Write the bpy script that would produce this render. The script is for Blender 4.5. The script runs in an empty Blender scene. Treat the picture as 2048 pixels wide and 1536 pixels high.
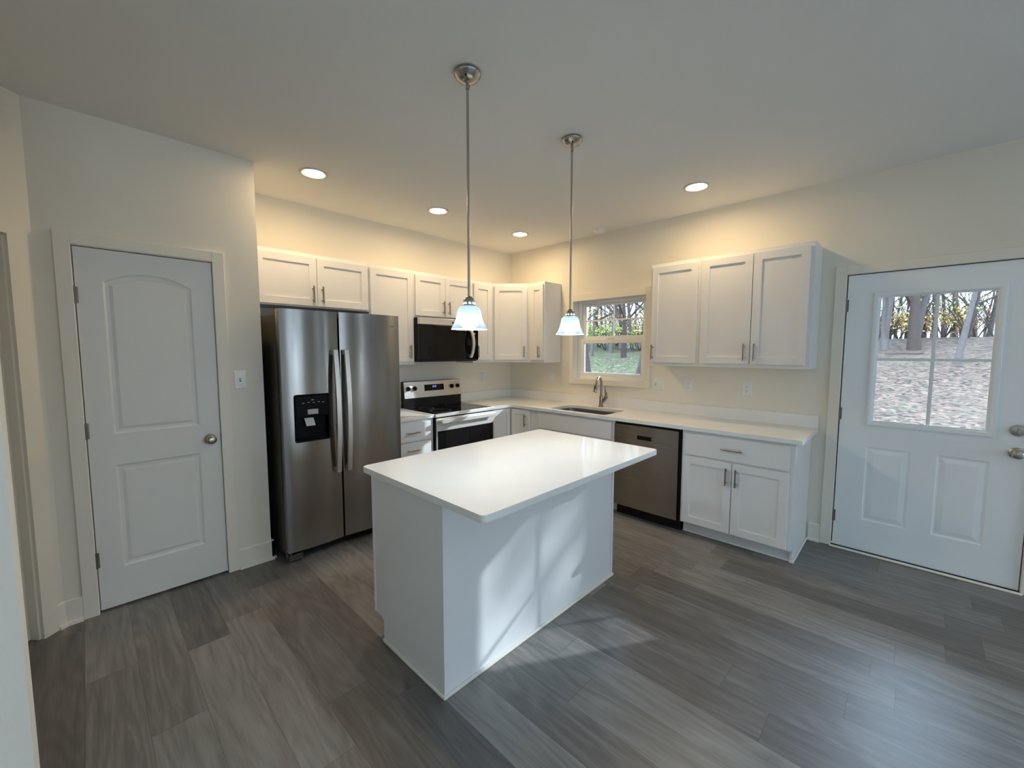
import bpy, bmesh, math, random
from mathutils import Vector, Matrix

# ------------------------------------------------------------------ camera, world, lights, exposure
S = bpy.context.scene
COL = S.collection
random.seed(7)
H, CT, ZUB, ZUT = 2.779, .904, 1.375, 2.297

cam_d = bpy.data.cameras.new('camera')
cam = bpy.data.objects.new('camera', cam_d)
COL.objects.link(cam)
yaw, pit, rol = .8019, -.0794, .0007
fw = Vector((math.sin(yaw)*math.cos(pit), math.cos(yaw)*math.cos(pit), math.sin(pit)))
rt = Vector((math.cos(yaw), -math.sin(yaw), 0)); up = rt.cross(fw)
r2 = rt*math.cos(rol) + up*math.sin(rol); u2 = -rt*math.sin(rol) + up*math.cos(rol)
M = Matrix((r2, u2, -fw)).transposed().to_4x4()
M.translation = Vector((-3.9784, -3.8851, 1.5067))
cam.matrix_world = M
cam_d.sensor_width = 36
cam_d.lens = 36*824.93/2048
cam_d.clip_start = .05
S.camera = cam

S.view_settings.view_transform = 'Standard'
S.view_settings.look = 'None'
S.view_settings.gamma = 1
S.view_settings.use_curve_mapping = False
S.view_settings.exposure = .18
S.cycles.max_bounces = 10
S.cycles.diffuse_bounces = 6
S.cycles.glossy_bounces = 5
S.cycles.transparent_max_bounces = 12
S.cycles.sample_clamp_indirect = 15
S.cycles.caustics_reflective = False
S.cycles.caustics_refractive = False

world = bpy.data.worlds.new('World'); S.world = world
world.use_nodes = True
wn = world.node_tree; wn.nodes.clear()
wo = wn.nodes.new('ShaderNodeOutputWorld'); wb = wn.nodes.new('ShaderNodeBackground')
# clear autumn sky: pale near the horizon, deep and strong overhead
wt = wn.nodes.new('ShaderNodeTexCoord'); ws = wn.nodes.new('ShaderNodeSeparateXYZ'); wn.links.new(wt.outputs['Generated'], ws.inputs[0])
wr = wn.nodes.new('ShaderNodeMapRange'); wr.interpolation_type = 'SMOOTHSTEP'
wr.inputs[1].default_value = .10; wr.inputs[2].default_value = .62; wn.links.new(ws.outputs[2], wr.inputs[0])
wmix = wn.nodes.new('ShaderNodeMix'); wmix.data_type = 'RGBA'; wn.links.new(wr.outputs[0], wmix.inputs[0])
wmix.inputs[6].default_value = (2.0, 2.35, 2.7, 1); wmix.inputs[7].default_value = (14.5, 19.5, 25.5, 1)
wn.links.new(wmix.outputs[2], wb.inputs[0])
wb.inputs[1].default_value = 1.0
wn.links.new(wb.outputs[0], wo.inputs[0])

def lamp(name, kind, loc, energy, color, direction=None, **k):
    d = bpy.data.lights.new(name, kind); d.energy = energy; d.color = color
    for a, b in k.items(): setattr(d, a, b)
    o = bpy.data.objects.new(name, d); COL.objects.link(o); o.location = loc
    if direction is not None:
        o.rotation_euler = Vector(direction).to_track_quat('-Z', 'Z').to_euler()
    return o

SUN = Vector((-1, .625, -.51)).normalized()
lamp('sun', 'SUN', (10, -8, 9), 4.6, (.87, .95, 1.0), SUN, angle=.010)
DAY = (.68, .84, 1.0)
# daylight arriving at the big glass doors and windows of the room behind the camera
lamp('daylight_patio', 'AREA', (.30, -6.3, 1.2), 270, DAY, (-1, .15, -.15), shape='RECTANGLE', size=1.8, size_y=1.9)
lamp('daylight_rear_window', 'AREA', (-1.6, -8.75, 1.5), 26, DAY, (0, 1, -.05), shape='RECTANGLE', size=1.7, size_y=1.3)
lamp('daylight_far_window', 'AREA', (-4.6, -8.75, 1.5), 26, DAY, (0, 1, -.05), shape='RECTANGLE', size=1.7, size_y=1.3)
for nm, loc, dr, a, c in (('sky_portal_door', (.06, -3.98, 1.45), (-1, 0, 0), .56, .92), ('sky_portal_window', (.165, -1.48, 1.635), (-1, 0, 0), .82, .84)):
    p = lamp(nm, 'AREA', loc, 1, (1, 1, 1), dr, shape='RECTANGLE', size=a, size_y=c); p.data.cycles.is_portal = True
DOWN_L, PEND_W = 175, 36

# ------------------------------------------------------------------ materials
def nodes(name):
    m = bpy.data.materials.new(name); m.use_nodes = True
    nt = m.node_tree; b = nt.nodes['Principled BSDF']
    return m, nt, b
def mat(name, col, rough=.5, metal=0, bump=0, bscale=300, spec=.5, mottle=0, **k):
    m, nt, b = nodes(name)
    b.inputs['Base Color'].default_value = (*col, 1); b.inputs['Roughness'].default_value = rough
    b.inputs['Metallic'].default_value = metal; b.inputs['Specular IOR Level'].default_value = spec
    for a, v in k.items(): b.inputs[a.replace('_', ' ')].default_value = v
    tc = nt.nodes.new('ShaderNodeTexCoord')
    if bump:
        n = nt.nodes.new('ShaderNodeTexNoise'); n.inputs['Scale'].default_value = bscale; n.inputs['Detail'].default_value = 3
        nt.links.new(tc.outputs['Object'], n.inputs['Vector'])
        bp = nt.nodes.new('ShaderNodeBump'); bp.inputs['Strength'].default_value = bump; bp.inputs['Distance'].default_value = .002
        nt.links.new(n.outputs[0], bp.inputs['Height']); nt.links.new(bp.outputs[0], b.inputs['Normal'])
    if mottle:
        n = nt.nodes.new('ShaderNodeTexNoise'); n.inputs['Scale'].default_value = bscale*.5; n.inputs['Detail'].default_value = 4
        nt.links.new(tc.outputs['Object'], n.inputs['Vector'])
        mx = nt.nodes.new('ShaderNodeMix'); mx.data_type = 'RGBA'
        mx.inputs[6].default_value = (*[c*(1-mottle) for c in col], 1); mx.inputs[7].default_value = (*[min(1, c*(1+mottle)) for c in col], 1)
        nt.links.new(n.outputs[0], mx.inputs[0]); nt.links.new(mx.outputs[2], b.inputs['Base Color'])
    return m
def emit(name, col, s):
    m, nt, b = nodes(name)
    b.inputs['Base Color'].default_value = (*col, 1)
    b.inputs['Emission Color'].default_value = (*col, 1); b.inputs['Emission Strength'].default_value = s
    return m
def steel(name, col, rough, aniso, axis='Z', rot=0):
    m, nt, b = nodes(name)
    b.inputs['Base Color'].default_value = (*col, 1); b.inputs['Metallic'].default_value = 1
    b.inputs['Roughness'].default_value = rough; b.inputs['Anisotropic'].default_value = aniso
    b.inputs['Anisotropic Rotation'].default_value = .25
    t = nt.nodes.new('ShaderNodeTangent'); t.direction_type = 'RADIAL'; t.axis = axis
    nt.links.new(t.outputs[0], b.inputs['Tangent'])
    tc = nt.nodes.new('ShaderNodeTexCoord'); mp = nt.nodes.new('ShaderNodeMapping')
    mp.inputs['Scale'].default_value = (3, 3, 900)
    n = nt.nodes.new('ShaderNodeTexNoise'); n.inputs['Scale'].default_value = 1; n.inputs['Detail'].default_value = 2
    nt.links.new(tc.outputs['Object'], mp.inputs[0]); nt.links.new(mp.outputs[0], n.inputs['Vector'])
    r = nt.nodes.new('ShaderNodeMapRange'); r.inputs['To Min'].default_value = rough*.85; r.inputs['To Max'].default_value = rough*1.15
    nt.links.new(n.outputs[0], r.inputs[0]); nt.links.new(r.outputs[0], b.inputs['Roughness'])
    return m

def glass_mat():
    m = bpy.data.materials.new('window_glass'); m.use_nodes = True
    nt = m.node_tree; nt.nodes.clear()
    o = nt.nodes.new('ShaderNodeOutputMaterial'); t = nt.nodes.new('ShaderNodeBsdfTransparent')
    t.inputs[0].default_value = (.96, .98, .99, 1)
    g = nt.nodes.new('ShaderNodeBsdfGlossy'); g.inputs['Roughness'].default_value = .02
    f = nt.nodes.new('ShaderNodeFresnel'); f.inputs[0].default_value = 1.45
    x = nt.nodes.new('ShaderNodeMixShader')
    nt.links.new(f.outputs[0], x.inputs[0]); nt.links.new(t.outputs[0], x.inputs[1]); nt.links.new(g.outputs[0], x.inputs[2])
    nt.links.new(x.outputs[0], o.inputs[0])
    return m
def shade_mat():
    m = bpy.data.materials.new('frosted_shade_glass'); m.use_nodes = True
    nt = m.node_tree; nt.nodes.clear()
    o = nt.nodes.new('ShaderNodeOutputMaterial')
    t = nt.nodes.new('ShaderNodeBsdfTranslucent'); t.inputs[0].default_value = (.0095, .0150, .0205, 1)
    d = nt.nodes.new('ShaderNodeBsdfDiffuse'); d.inputs[0].default_value = (.9, .93, .96, 1)
    x = nt.nodes.new('ShaderNodeMixShader'); x.inputs[0].default_value = .35
    g = nt.nodes.new('ShaderNodeBsdfGlossy'); g.inputs['Roughness'].default_value = .15
    y = nt.nodes.new('ShaderNodeMixShader'); y.inputs[0].default_value = .06
    rf = nt.nodes.new('ShaderNodeBsdfRefraction'); rf.inputs['Roughness'].default_value = .58; rf.inputs['IOR'].default_value = 1.06
    rf.inputs[0].default_value = (.9, .95, 1, 1)
    z = nt.nodes.new('ShaderNodeMixShader'); z.inputs[0].default_value = .10
    nt.links.new(t.outputs[0], x.inputs[1]); nt.links.new(d.outputs[0], x.inputs[2])
    nt.links.new(x.outputs[0], z.inputs[1]); nt.links.new(rf.outputs[0], z.inputs[2])
    nt.links.new(z.outputs[0], y.inputs[1]); nt.links.new(g.outputs[0], y.inputs[2])
    nt.links.new(y.outputs[0], o.inputs[0])
    return m

def floor_mat():
    m, nt, b = nodes('grey_vinyl_planks')
    N = nt.nodes.new; L = nt.links.new
    def math_(op, a, c=None):
        n = N('ShaderNodeMath'); n.operation = op
        for i, v in enumerate((a, c)):
            if v is None: continue
            if isinstance(v, (int, float)): n.inputs[i].default_value = v
            else: L(v, n.inputs[i])
        return n.outputs[0]
    tc = N('ShaderNodeTexCoord'); sp = N('ShaderNodeSeparateXYZ'); L(tc.outputs['Object'], sp.inputs[0])
    xs = math_('DIVIDE', math_('ADD', sp.outputs[0], 10.035), .181); row = math_('FLOOR', xs); fx = math_('FRACT', xs)
    wn1 = N('ShaderNodeTexWhiteNoise'); wn1.noise_dimensions = '1D'; L(row, wn1.inputs['W'])
    ys = math_('ADD', math_('DIVIDE', math_('ADD', sp.outputs[1], 20), 1.22), math_('MULTIPLY', wn1.outputs[0], 5.0))
    idx = math_('FLOOR', ys); fy = math_('FRACT', ys)
    cb = N('ShaderNodeCombineXYZ'); L(row, cb.inputs[0]); L(idx, cb.inputs[1])
    wn2 = N('ShaderNodeTexWhiteNoise'); wn2.noise_dimensions = '2D'; L(cb.outputs[0], wn2.inputs['Vector'])
    sc = N('ShaderNodeSeparateColor'); L(wn2.outputs['Color'], sc.inputs[0])
    # grain: stretched noise, moved per plank
    c2 = N('ShaderNodeCombineXYZ')
    L(math_('ADD', math_('MULTIPLY', sp.outputs[0], 26), math_('MULTIPLY', sc.outputs[0], 40)), c2.inputs[0])
    L(math_('ADD', math_('MULTIPLY', sp.outputs[1], 1.9), math_('MULTIPLY', sc.outputs[1], 40)), c2.inputs[1])
    g1 = N('ShaderNodeTexNoise'); g1.inputs['Scale'].default_value = 1; g1.inputs['Detail'].default_value = 6; g1.inputs['Roughness'].default_value = .65
    g1.inputs['Distortion'].default_value = .6; L(c2.outputs[0], g1.inputs['Vector'])
    c3 = N('ShaderNodeCombineXYZ')
    L(math_('ADD', math_('MULTIPLY', sp.outputs[0], 5.5), math_('MULTIPLY', sc.outputs[1], 30)), c3.inputs[0])
    L(math_('ADD', math_('MULTIPLY', sp.outputs[1], .9), math_('MULTIPLY', sc.outputs[2], 30)), c3.inputs[1])
    g2 = N('ShaderNodeTexNoise'); g2.inputs['Scale'].default_value = 1; g2.inputs['Detail'].default_value = 1; L(c3.outputs[0], g2.inputs['Vector'])
    rings = math_('FRACT', math_('MULTIPLY', g2.outputs[0], 11))
    rings = math_('MULTIPLY', math_('ABSOLUTE', math_('SUBTRACT', rings, .5)), 2)
    fine = N('ShaderNodeTexNoise'); fine.inputs['Scale'].default_value = 1; fine.inputs['Detail'].default_value = 3
    c4 = N('ShaderNodeCombineXYZ'); L(math_('MULTIPLY', sp.outputs[0], 160), c4.inputs[0]); L(math_('MULTIPLY', sp.outputs[1], 9), c4.inputs[1]); L(c4.outputs[0], fine.inputs['Vector'])
    v = math_('ADD', math_('MULTIPLY', g1.outputs[0], .62), math_('MULTIPLY', rings, .12))
    v = math_('ADD', v, math_('MULTIPLY', fine.outputs[0], .22))
    v = math_('ADD', v, math_('MULTIPLY', sc.outputs[2], .34))
    ramp = N('ShaderNodeValToRGB'); L(v, ramp.inputs[0])
    e = ramp.color_ramp.elements
    e[0].position = .30; e[0].color = (.055, .049, .045, 1)
    e[1].position = 1.0; e[1].color = (.30, .287, .28, 1)
    n = ramp.color_ramp.elements.new(.62); n.color = (.142, .133, .126, 1)
    edge = math_('MAXIMUM', math_('LESS_THAN', math_('MINIMUM', fx, math_('SUBTRACT', 1, fx)), .006),
                 math_('LESS_THAN', math_('MINIMUM', fy, math_('SUBTRACT', 1, fy)), .0011))
    mx = N('ShaderNodeMix'); mx.data_type = 'RGBA'; L(math_('MULTIPLY', edge, .55), mx.inputs[0]); L(ramp.outputs[0], mx.inputs[6])
    mx.inputs[7].default_value = (.03, .028, .026, 1); L(mx.outputs[2], b.inputs['Base Color'])
    b.inputs['Roughness'].default_value = .40; b.inputs['Specular IOR Level'].default_value = .8
    bp = N('ShaderNodeBump'); bp.inputs['Strength'].default_value = .12; bp.inputs['Distance'].default_value = .002
    L(math_('SUBTRACT', fine.outputs[0], math_('MULTIPLY', edge, 2)), bp.inputs['Height']); L(bp.outputs[0], b.inputs['Normal'])
    return m

def quartz_mat():
    m, nt, b = nodes('white_quartz')
    tc = nt.nodes.new('ShaderNodeTexCoord'); v = nt.nodes.new('ShaderNodeTexNoise'); v.inputs['Scale'].default_value = 420; v.inputs['Detail'].default_value = 3
    nt.links.new(tc.outputs['Object'], v.inputs['Vector'])
    r = nt.nodes.new('ShaderNodeValToRGB'); nt.links.new(v.outputs[0], r.inputs[0])
    r.color_ramp.elements[0].position = .33; r.color_ramp.elements[0].color = (.74, .73, .71, 1)
    r.color_ramp.elements[1].position = .46; r.color_ramp.elements[1].color = (.84, .835, .82, 1)
    nt.links.new(r.outputs[0], b.inputs['Base Color']); b.inputs['Roughness'].default_value = .08; b.inputs['Specular IOR Level'].default_value = .5
    return m

def ground_mat():
    m, nt, b = nodes('leaf_strewn_lawn')
    N = nt.nodes.new; L = nt.links.new
    tc = N('ShaderNodeTexCoord')
    vo = N('ShaderNodeTexVoronoi'); vo.inputs['Scale'].default_value = 16; L(tc.outputs['Object'], vo.inputs['Vector'])
    sc = N('ShaderNodeSeparateColor'); L(vo.outputs['Color'], sc.inputs[0])
    r = N('ShaderNodeValToRGB'); L(sc.outputs[0], r.inputs[0])
    cols = [(0, (.004, .003, .002)), (.2, (.022, .013, .009)), (.4, (.048, .029, .020)), (.6, (.023, .018, .009)), (.8, (.072, .048, .034)), (1, (.036, .014, .011))]
    e = r.color_ramp.elements
    e[0].position, e[0].color = 0, (*cols[0][1], 1); e[1].position, e[1].color = 1, (*cols[-1][1], 1)
    for p, c in cols[1:-1]: x = e.new(p); x.color = (*c, 1)
    r2 = N('ShaderNodeValToRGB'); L(sc.outputs[1], r2.inputs[0])
    e = r2.color_ramp.elements
    e[0].position, e[0].color = 0, (.005, .011, .003, 1); e[1].position, e[1].color = 1, (.100, .092, .044, 1)
    x = e.new(.62); x.color = (.023, .033, .009, 1)
    sp = N('ShaderNodeSeparateXYZ'); L(tc.outputs['Object'], sp.inputs[0])
    no = N('ShaderNodeTexNoise'); no.inputs['Scale'].default_value = .9; no.inputs['Detail'].default_value = 6; L(tc.outputs['Object'], no.inputs['Vector'])
    # greener lawn north of the house, leaf litter east of the back door
    mr = N('ShaderNodeMapRange'); L(sp.outputs[1], mr.inputs[0]); mr.inputs[1].default_value = -5; mr.inputs[2].default_value = 4
    ad = N('ShaderNodeMath'); ad.operation = 'MULTIPLY_ADD'; L(no.outputs[0], ad.inputs[0]); ad.inputs[1].default_value = 2.6; ad.inputs[2].default_value = -1.6
    a2 = N('ShaderNodeMath'); a2.operation = 'ADD'; a2.use_clamp = True; L(mr.outputs[0], a2.inputs[0]); L(ad.outputs[0], a2.inputs[1])
    a3 = N('ShaderNodeMath'); a3.operation = 'MULTIPLY'; L(a2.outputs[0], a3.inputs[0]); a3.inputs[1].default_value = .85
    mx = N('ShaderNodeMix'); mx.data_type = 'RGBA'; L(a3.outputs[0], mx.inputs[0]); L(r.outputs[0], mx.inputs[6]); L(r2.outputs[0], mx.inputs[7])
    L(mx.outputs[2], b.inputs['Base Color']); b.inputs['Roughness'].default_value = .9; b.inputs['Specular IOR Level'].default_value = .1
    return m

MT = dict(
    wall=mat('cream_wall_paint', (.80, .76, .67), .75, bump=.12, bscale=220, spec=.25),
    trim=mat('cream_trim_paint', (.81, .77, .675), .45, spec=.35),
    ceiling=mat('flat_ceiling_paint', (.77, .775, .76), .9, bump=.1, bscale=260, spec=.15),
    door=mat('white_door_paint', (.75, .745, .71), .42, bump=.05, bscale=500, spec=.4),
    steel_door=mat('white_primed_steel_door', (.86, .90, .93), .4, bump=.05, bscale=500, spec=.4),
    cab=mat('white_cabinet_paint', (.77, .77, .77), .35, spec=.45),
    vinyl=mat('white_window_vinyl', (.84, .85, .86), .35),
    steel=steel('brushed_stainless', (.31, .30, .29), .24, .94),
    steel_dw=steel('dark_brushed_stainless', (.31, .29, .27), .26, .96),
    steel_flat=steel('satin_stainless', (.70, .69, .67), .38, .5),
    sink=mat('sink_stainless', (.42, .42, .42), .3, 1),
    nickel=mat('brushed_nickel', (.46, .43, .385), .27, 1),
    pull=mat('satin_nickel_pull', (.29, .265, .235), .33, 1),
    disp=mat('dispenser_black', (.004, .004, .005), .35, spec=.08),
    hinge=mat('dull_nickel_hinge', (.20, .185, .17), .45, .9),
    faucet=mat('spot_resist_nickel', (.36, .31, .28), .25, 1),
    fridge_side=mat('dark_grey_cabinet_metal', (.055, .052, .046), .45, bump=.1, bscale=700),
    black=mat('black_plastic', (.008, .008, .009), .4, spec=.25),
    bglass=mat('black_glass', (.005, .005, .006), .05, spec=.28),
    rubber=mat('black_gasket', (.01, .01, .01), .7),
    chrome=mat('dull_grey_plastic', (.32, .32, .32), .35, .4),
    plate=mat('white_wall_plate', (.80, .80, .79), .3),
    slot=mat('dark_slots', (.03, .03, .03), .6),
    trimring=mat('shaded_light_trim', (.62, .60, .57), .4),  # downlight rings greyed, their shade put into the colour
    lens=emit('downlight_lens', (1.0, .72, .39), DOWN_L),
    glow_blue=emit('blue_display', (.25, .35, 1.0), 1.6),
    bulb=emit('pendant_bulb', (.84, .94, 1.0), 30),
    shade=shade_mat(), glass=glass_mat(), floor=floor_mat(), quartz=quartz_mat(), ground=ground_mat(),
    bark=mat('grey_brown_bark', (.040, .028, .024), .9, bump=.8, bscale=30, spec=.1, mottle=.45),
    pale_bark=mat('pale_grey_bark', (.068, .055, .051), .9, bump=.6, bscale=25, spec=.1, mottle=.35),
    leaf_y=mat('yellow_autumn_leaf', (.34, .22, .05), .7, mottle=.4, bscale=3, Transmission_Weight=0),
    leaf_g=mat('yellow_green_leaf', (.18, .20, .03), .7, mottle=.5, bscale=3),
    leaf_o=mat('orange_autumn_leaf', (.22, .10, .04), .7, mottle=.4, bscale=3),
    red=mat('red_painted_metal', (.10, .010, .008), .6), shed=mat('weathered_boards', (.10, .085, .07), .8),
    siding=mat('white_siding', (.75, .75, .74), .6),
)

# ------------------------------------------------------------------ mesh builder
class MB:
    def __init__(s): s.bm = bmesh.new(); s.flat = False
    def box(s, x0, x1, y0, y1, z0, z1, bev=0, seg=1, rot=None):
        s.flat = True; x0, x1 = sorted((x0, x1)); y0, y1 = sorted((y0, y1)); z0, z1 = sorted((z0, z1))
        vs = [s.bm.verts.new(p) for p in ((x0,y0,z0),(x1,y0,z0),(x1,y1,z0),(x0,y1,z0),(x0,y0,z1),(x1,y0,z1),(x1,y1,z1),(x0,y1,z1))]
        fs = [s.bm.faces.new([vs[i] for i in f]) for f in ((3,2,1,0),(4,5,6,7),(0,1,5,4),(1,2,6,5),(2,3,7,6),(3,0,4,7))]
        if bev:
            es = list({e for f in fs for e in f.edges})
            bmesh.ops.bevel(s.bm, geom=es, offset=bev, segments=seg, affect='EDGES', profile=.5)
        return s
    def loops(s, ls, cap0=True, cap1=True, smooth=False):
        s.flat = True; rows = [[s.bm.verts.new(p) for p in l] for l in ls]
        n = len(rows[0])
        for a, b in zip(rows, rows[1:]):
            for i in range(n):
                f = s.bm.faces.new((a[i], a[(i+1) % n], b[(i+1) % n], b[i])); f.smooth = smooth
        if cap0: s.bm.faces.new(list(reversed(rows[0])))
        if cap1: s.bm.faces.new(rows[-1])
        return s
    def lathe(s, prof, c=(0, 0, 0), axis='z', n=32, closed=False):
        """prof: (radius, height) pairs from one end to the other"""
        rows = []
        for r, h in prof:
            row = []
            if r < 1e-6:
                p = (0, 0, h)
                row = [s.bm.verts.new(s._ax(p, c, axis))]
            else:
                for i in range(n):
                    a = 2*math.pi*i/n
                    row.append(s.bm.verts.new(s._ax((r*math.cos(a), r*math.sin(a), h), c, axis)))
            rows.append(row)
        prs = list(zip(rows, rows[1:]))
        if closed: prs.append((rows[-1], rows[0]))
        for a, b in prs:
            for i in range(n):
                j = (i+1) % n
                if len(a) == 1 and len(b) == 1: continue
                if len(a) == 1: f = s.bm.faces.new((a[0], b[j], b[i]))
                elif len(b) == 1: f = s.bm.faces.new((a[i], a[j], b[0]))
                else: f = s.bm.faces.new((a[i], a[j], b[j], b[i]))
                f.smooth = True
        return s
    @staticmethod
    def _ax(p, c, axis):
        x, y, z = p
        if axis == 'x': x, y, z = z, x, y
        elif axis == 'y': x, y, z = y, z, x
        elif axis == '-y': x, y, z = x, -z, y
        elif axis == '-x': x, y, z = -z, -x, y
        return (x+c[0], y+c[1], z+c[2])
    def cyl(s, r, a, b, n=16):
        return s.tube([a, b], r, n)
    def tube(s, pts, r, n=10, cap=True, flat=1.0, smooth=True):
        """tube through pts; r a number or one per point; flat squeezes across"""
        pts = [Vector(p) for p in pts]
        rs = r if isinstance(r, (list, tuple)) else [r]*len(pts)
        rows = []; u = None
        for i, p in enumerate(pts):
            t = (pts[min(i+1, len(pts)-1)] - pts[max(i-1, 0)]).normalized()
            if u is None:
                u = t.cross(Vector((0, 0, 1)));
                if u.length < 1e-3: u = t.cross(Vector((0, 1, 0)))
                u.normalize()
            else:
                u = (u - t*u.dot(t)).normalized()
            w = t.cross(u)
            rows.append([p + u*math.cos(2*math.pi*k/n)*rs[i] + w*math.sin(2*math.pi*k/n)*rs[i]*flat for k in range(n)])
        vr = [[s.bm.verts.new(p) for p in row] for row in rows]
        for a, b in zip(vr, vr[1:]):
            for i in range(n):
                f = s.bm.faces.new((a[i], a[(i+1) % n], b[(i+1) % n], b[i])); f.smooth = smooth
        if cap:
            s.bm.faces.new(list(reversed(vr[0]))); s.bm.faces.new(vr[-1])
        return s
    def prism(s, poly, z0, z1, bev=0, seg=1):
        """extrude an xy polygon; bev rounds the top and bottom edges"""
        s.flat = True
        lo = [(x, y, z0) for x, y in poly]; hi = [(x, y, z1) for x, y in poly]
        vs0 = [s.bm.verts.new(p) for p in lo]; vs1 = [s.bm.verts.new(p) for p in hi]
        n = len(poly); fs = []
        for i in range(n): fs.append(s.bm.faces.new((vs0[i], vs0[(i+1) % n], vs1[(i+1) % n], vs1[i])))
        fs.append(s.bm.faces.new(list(reversed(vs0)))); fs.append(s.bm.faces.new(vs1))
        if bev:
            es = [e for f in fs[-2:] for e in f.edges]
            bmesh.ops.bevel(s.bm, geom=es, offset=bev, segments=seg, affect='EDGES', profile=.5)
        return s
    def holed(s, outer, holes):
        """flat face with holes; returns hole loops of verts"""
        s.flat = True
        edges = []; out = []
        for lp in [outer] + holes:
            vs = [s.bm.verts.new(p) for p in lp]; out.append(vs)
            edges += [s.bm.edges.new((vs[i], vs[(i+1) % len(vs)])) for i in range(len(vs))]
        bmesh.ops.triangle_fill(s.bm, use_beauty=True, use_dissolve=True, edges=edges)
        return out
    def build(s, name, m, parent=None, sharp=None, smooth=False, recalc=True, loc=None):
        if recalc: bmesh.ops.recalc_face_normals(s.bm, faces=s.bm.faces)
        me = bpy.data.meshes.new(name); s.bm.to_mesh(me); s.bm.free()
        if smooth:
            for p in me.polygons: p.use_smooth = True
        me.set_sharp_from_angle(angle=math.radians(sharp if sharp is not None else (22 if s.flat else 60)))
        me.materials.append(MT[m] if isinstance(m, str) else m)
        o = bpy.data.objects.new(name, me); COL.objects.link(o)
        if parent: o.parent = parent
        if loc: o.location = loc
        return o

def rect(x0, x1, z0, z1, y, ins=0):
    return [(x0+ins, y, z0+ins), (x1-ins, y, z0+ins), (x1-ins, y, z1-ins), (x0+ins, y, z1-ins)]
def tag(o, label, cat, group=None):
    o['label'] = label; o['category'] = cat
    if group: o['group'] = group
    return o
def struct(o): o['kind'] = 'structure'; return o
def thing(name, label, cat, loc=(0, 0, 0), rz=0, group=None):
    o = bpy.data.objects.new(name, None); COL.objects.link(o)
    o.empty_display_size = .1; o.location = loc; o.rotation_euler = (0, 0, rz)
    return tag(o, label, cat, group)
RB = -math.pi/2     # turns a front that faces -y into one that faces -x
def copy_tree(o, parent=None):
    c = o.copy(); COL.objects.link(c)
    if parent: c.parent = parent
    for ch in list(o.children): copy_tree(ch, c)
    return c

# ------------------------------------------------------------------ room shell
WT = .16
def wall(name, boxes, m='wall'):
    b = MB()
    for q in boxes: b.box(*q)
    return struct(b.build(name, m))
b = MB(); b.box(-7.2, .16, -8.76, .16, -.12, 0); struct(b.build('floor', 'floor'))
b = MB(); b.box(-7.2, .16, -8.76, .16, H, H+.12); struct(b.build('ceiling', 'ceiling'))
XP, YP = -3.1126, -.6113
wall('wall_back', [(-7.2, WT, 0, WT, 0, H)])
WY0, WY1, WZ0, WZ1 = -1.032, -1.932, 1.190, 2.081       # kitchen window hole
DY0, DY1, DZ1 = -3.497, -4.462, 2.083                   # back door hole
SY0, SY1, SZ1 = -5.35, -7.25, 2.12                      # patio door hole
wall('wall_right', [(0, WT, 0, WY0, 0, H), (0, WT, WY0, WY1, 0, WZ0), (0, WT, WY0, WY1, WZ1, H), (0, WT, WY1, DY0, 0, H),
                    (0, WT, DY0, DY1, DZ1, H), (0, WT, DY1, SY0, 0, H), (0, WT, SY0, SY1, SZ1, H), (0, WT, SY1, -8.6, 0, H)])
PX0, PX1 = -4.003, -3.372                               # pantry door hole
XL = -4.134
wall('wall_pantry', [(XL-.05, PX0, YP, YP+.12, 0, H), (PX1, XP, YP, YP+.12, 0, H), (PX0, PX1, YP, YP+.12, 2.078, H),
                     (XP-.12, XP, YP+.12, 0, 0, H)])
# angled wall that leaves the pantry corner toward the left
ang = math.radians(221)
AD = Vector((math.cos(ang), math.sin(ang), 0)); AN = Vector((AD.y, -AD.x, 0))   # along the wall, and behind it
if AN.y < 0: AN = -AN
def apt(d, n, z): p = Vector((XL, YP, 0)) + AD*d + AN*n; return (p.x, p.y, z)
def abox(mb, d0, d1, n0, n1, z0, z1):
    mb.loops([[apt(d0, n0, z), apt(d1, n0, z), apt(d1, n1, z), apt(d0, n1, z)] for z in (z0, z1)])
    return mb
AO0, AO1 = .112, .95
b = MB(); abox(b, -.02, AO0, 0, .12, 0, H); abox(b, AO0, AO1, 0, .12, 2.078, H); abox(b, AO1, 1.75, 0, .12, 0, H)
struct(b.build('wall_angled', 'wall'))
NX, NY = -4.155, -2.04
wall('wall_left', [(-7.05, NX, NY, NY+.12, 0, H), (-5.6, -5.48, NY+.12, -1.7, 0, H)])
wall('wall_far_left', [(-7.2, -7.05, -8.6, 0, 0, H)])
rw = [(-2.45, -.75), (-5.45, -3.75)]
wall('wall_rear', [(-7.2, rw[1][0], -8.76, -8.6, 0, H), (rw[1][1], rw[0][0], -8.76, -8.6, 0, H), (rw[0][1], WT, -8.76, -8.6, 0, H)] +
     [(a, c, -8.76, -8.6, 0, .85) for a, c in rw] + [(a, c, -8.76, -8.6, 2.15, H) for a, c in rw])

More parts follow.
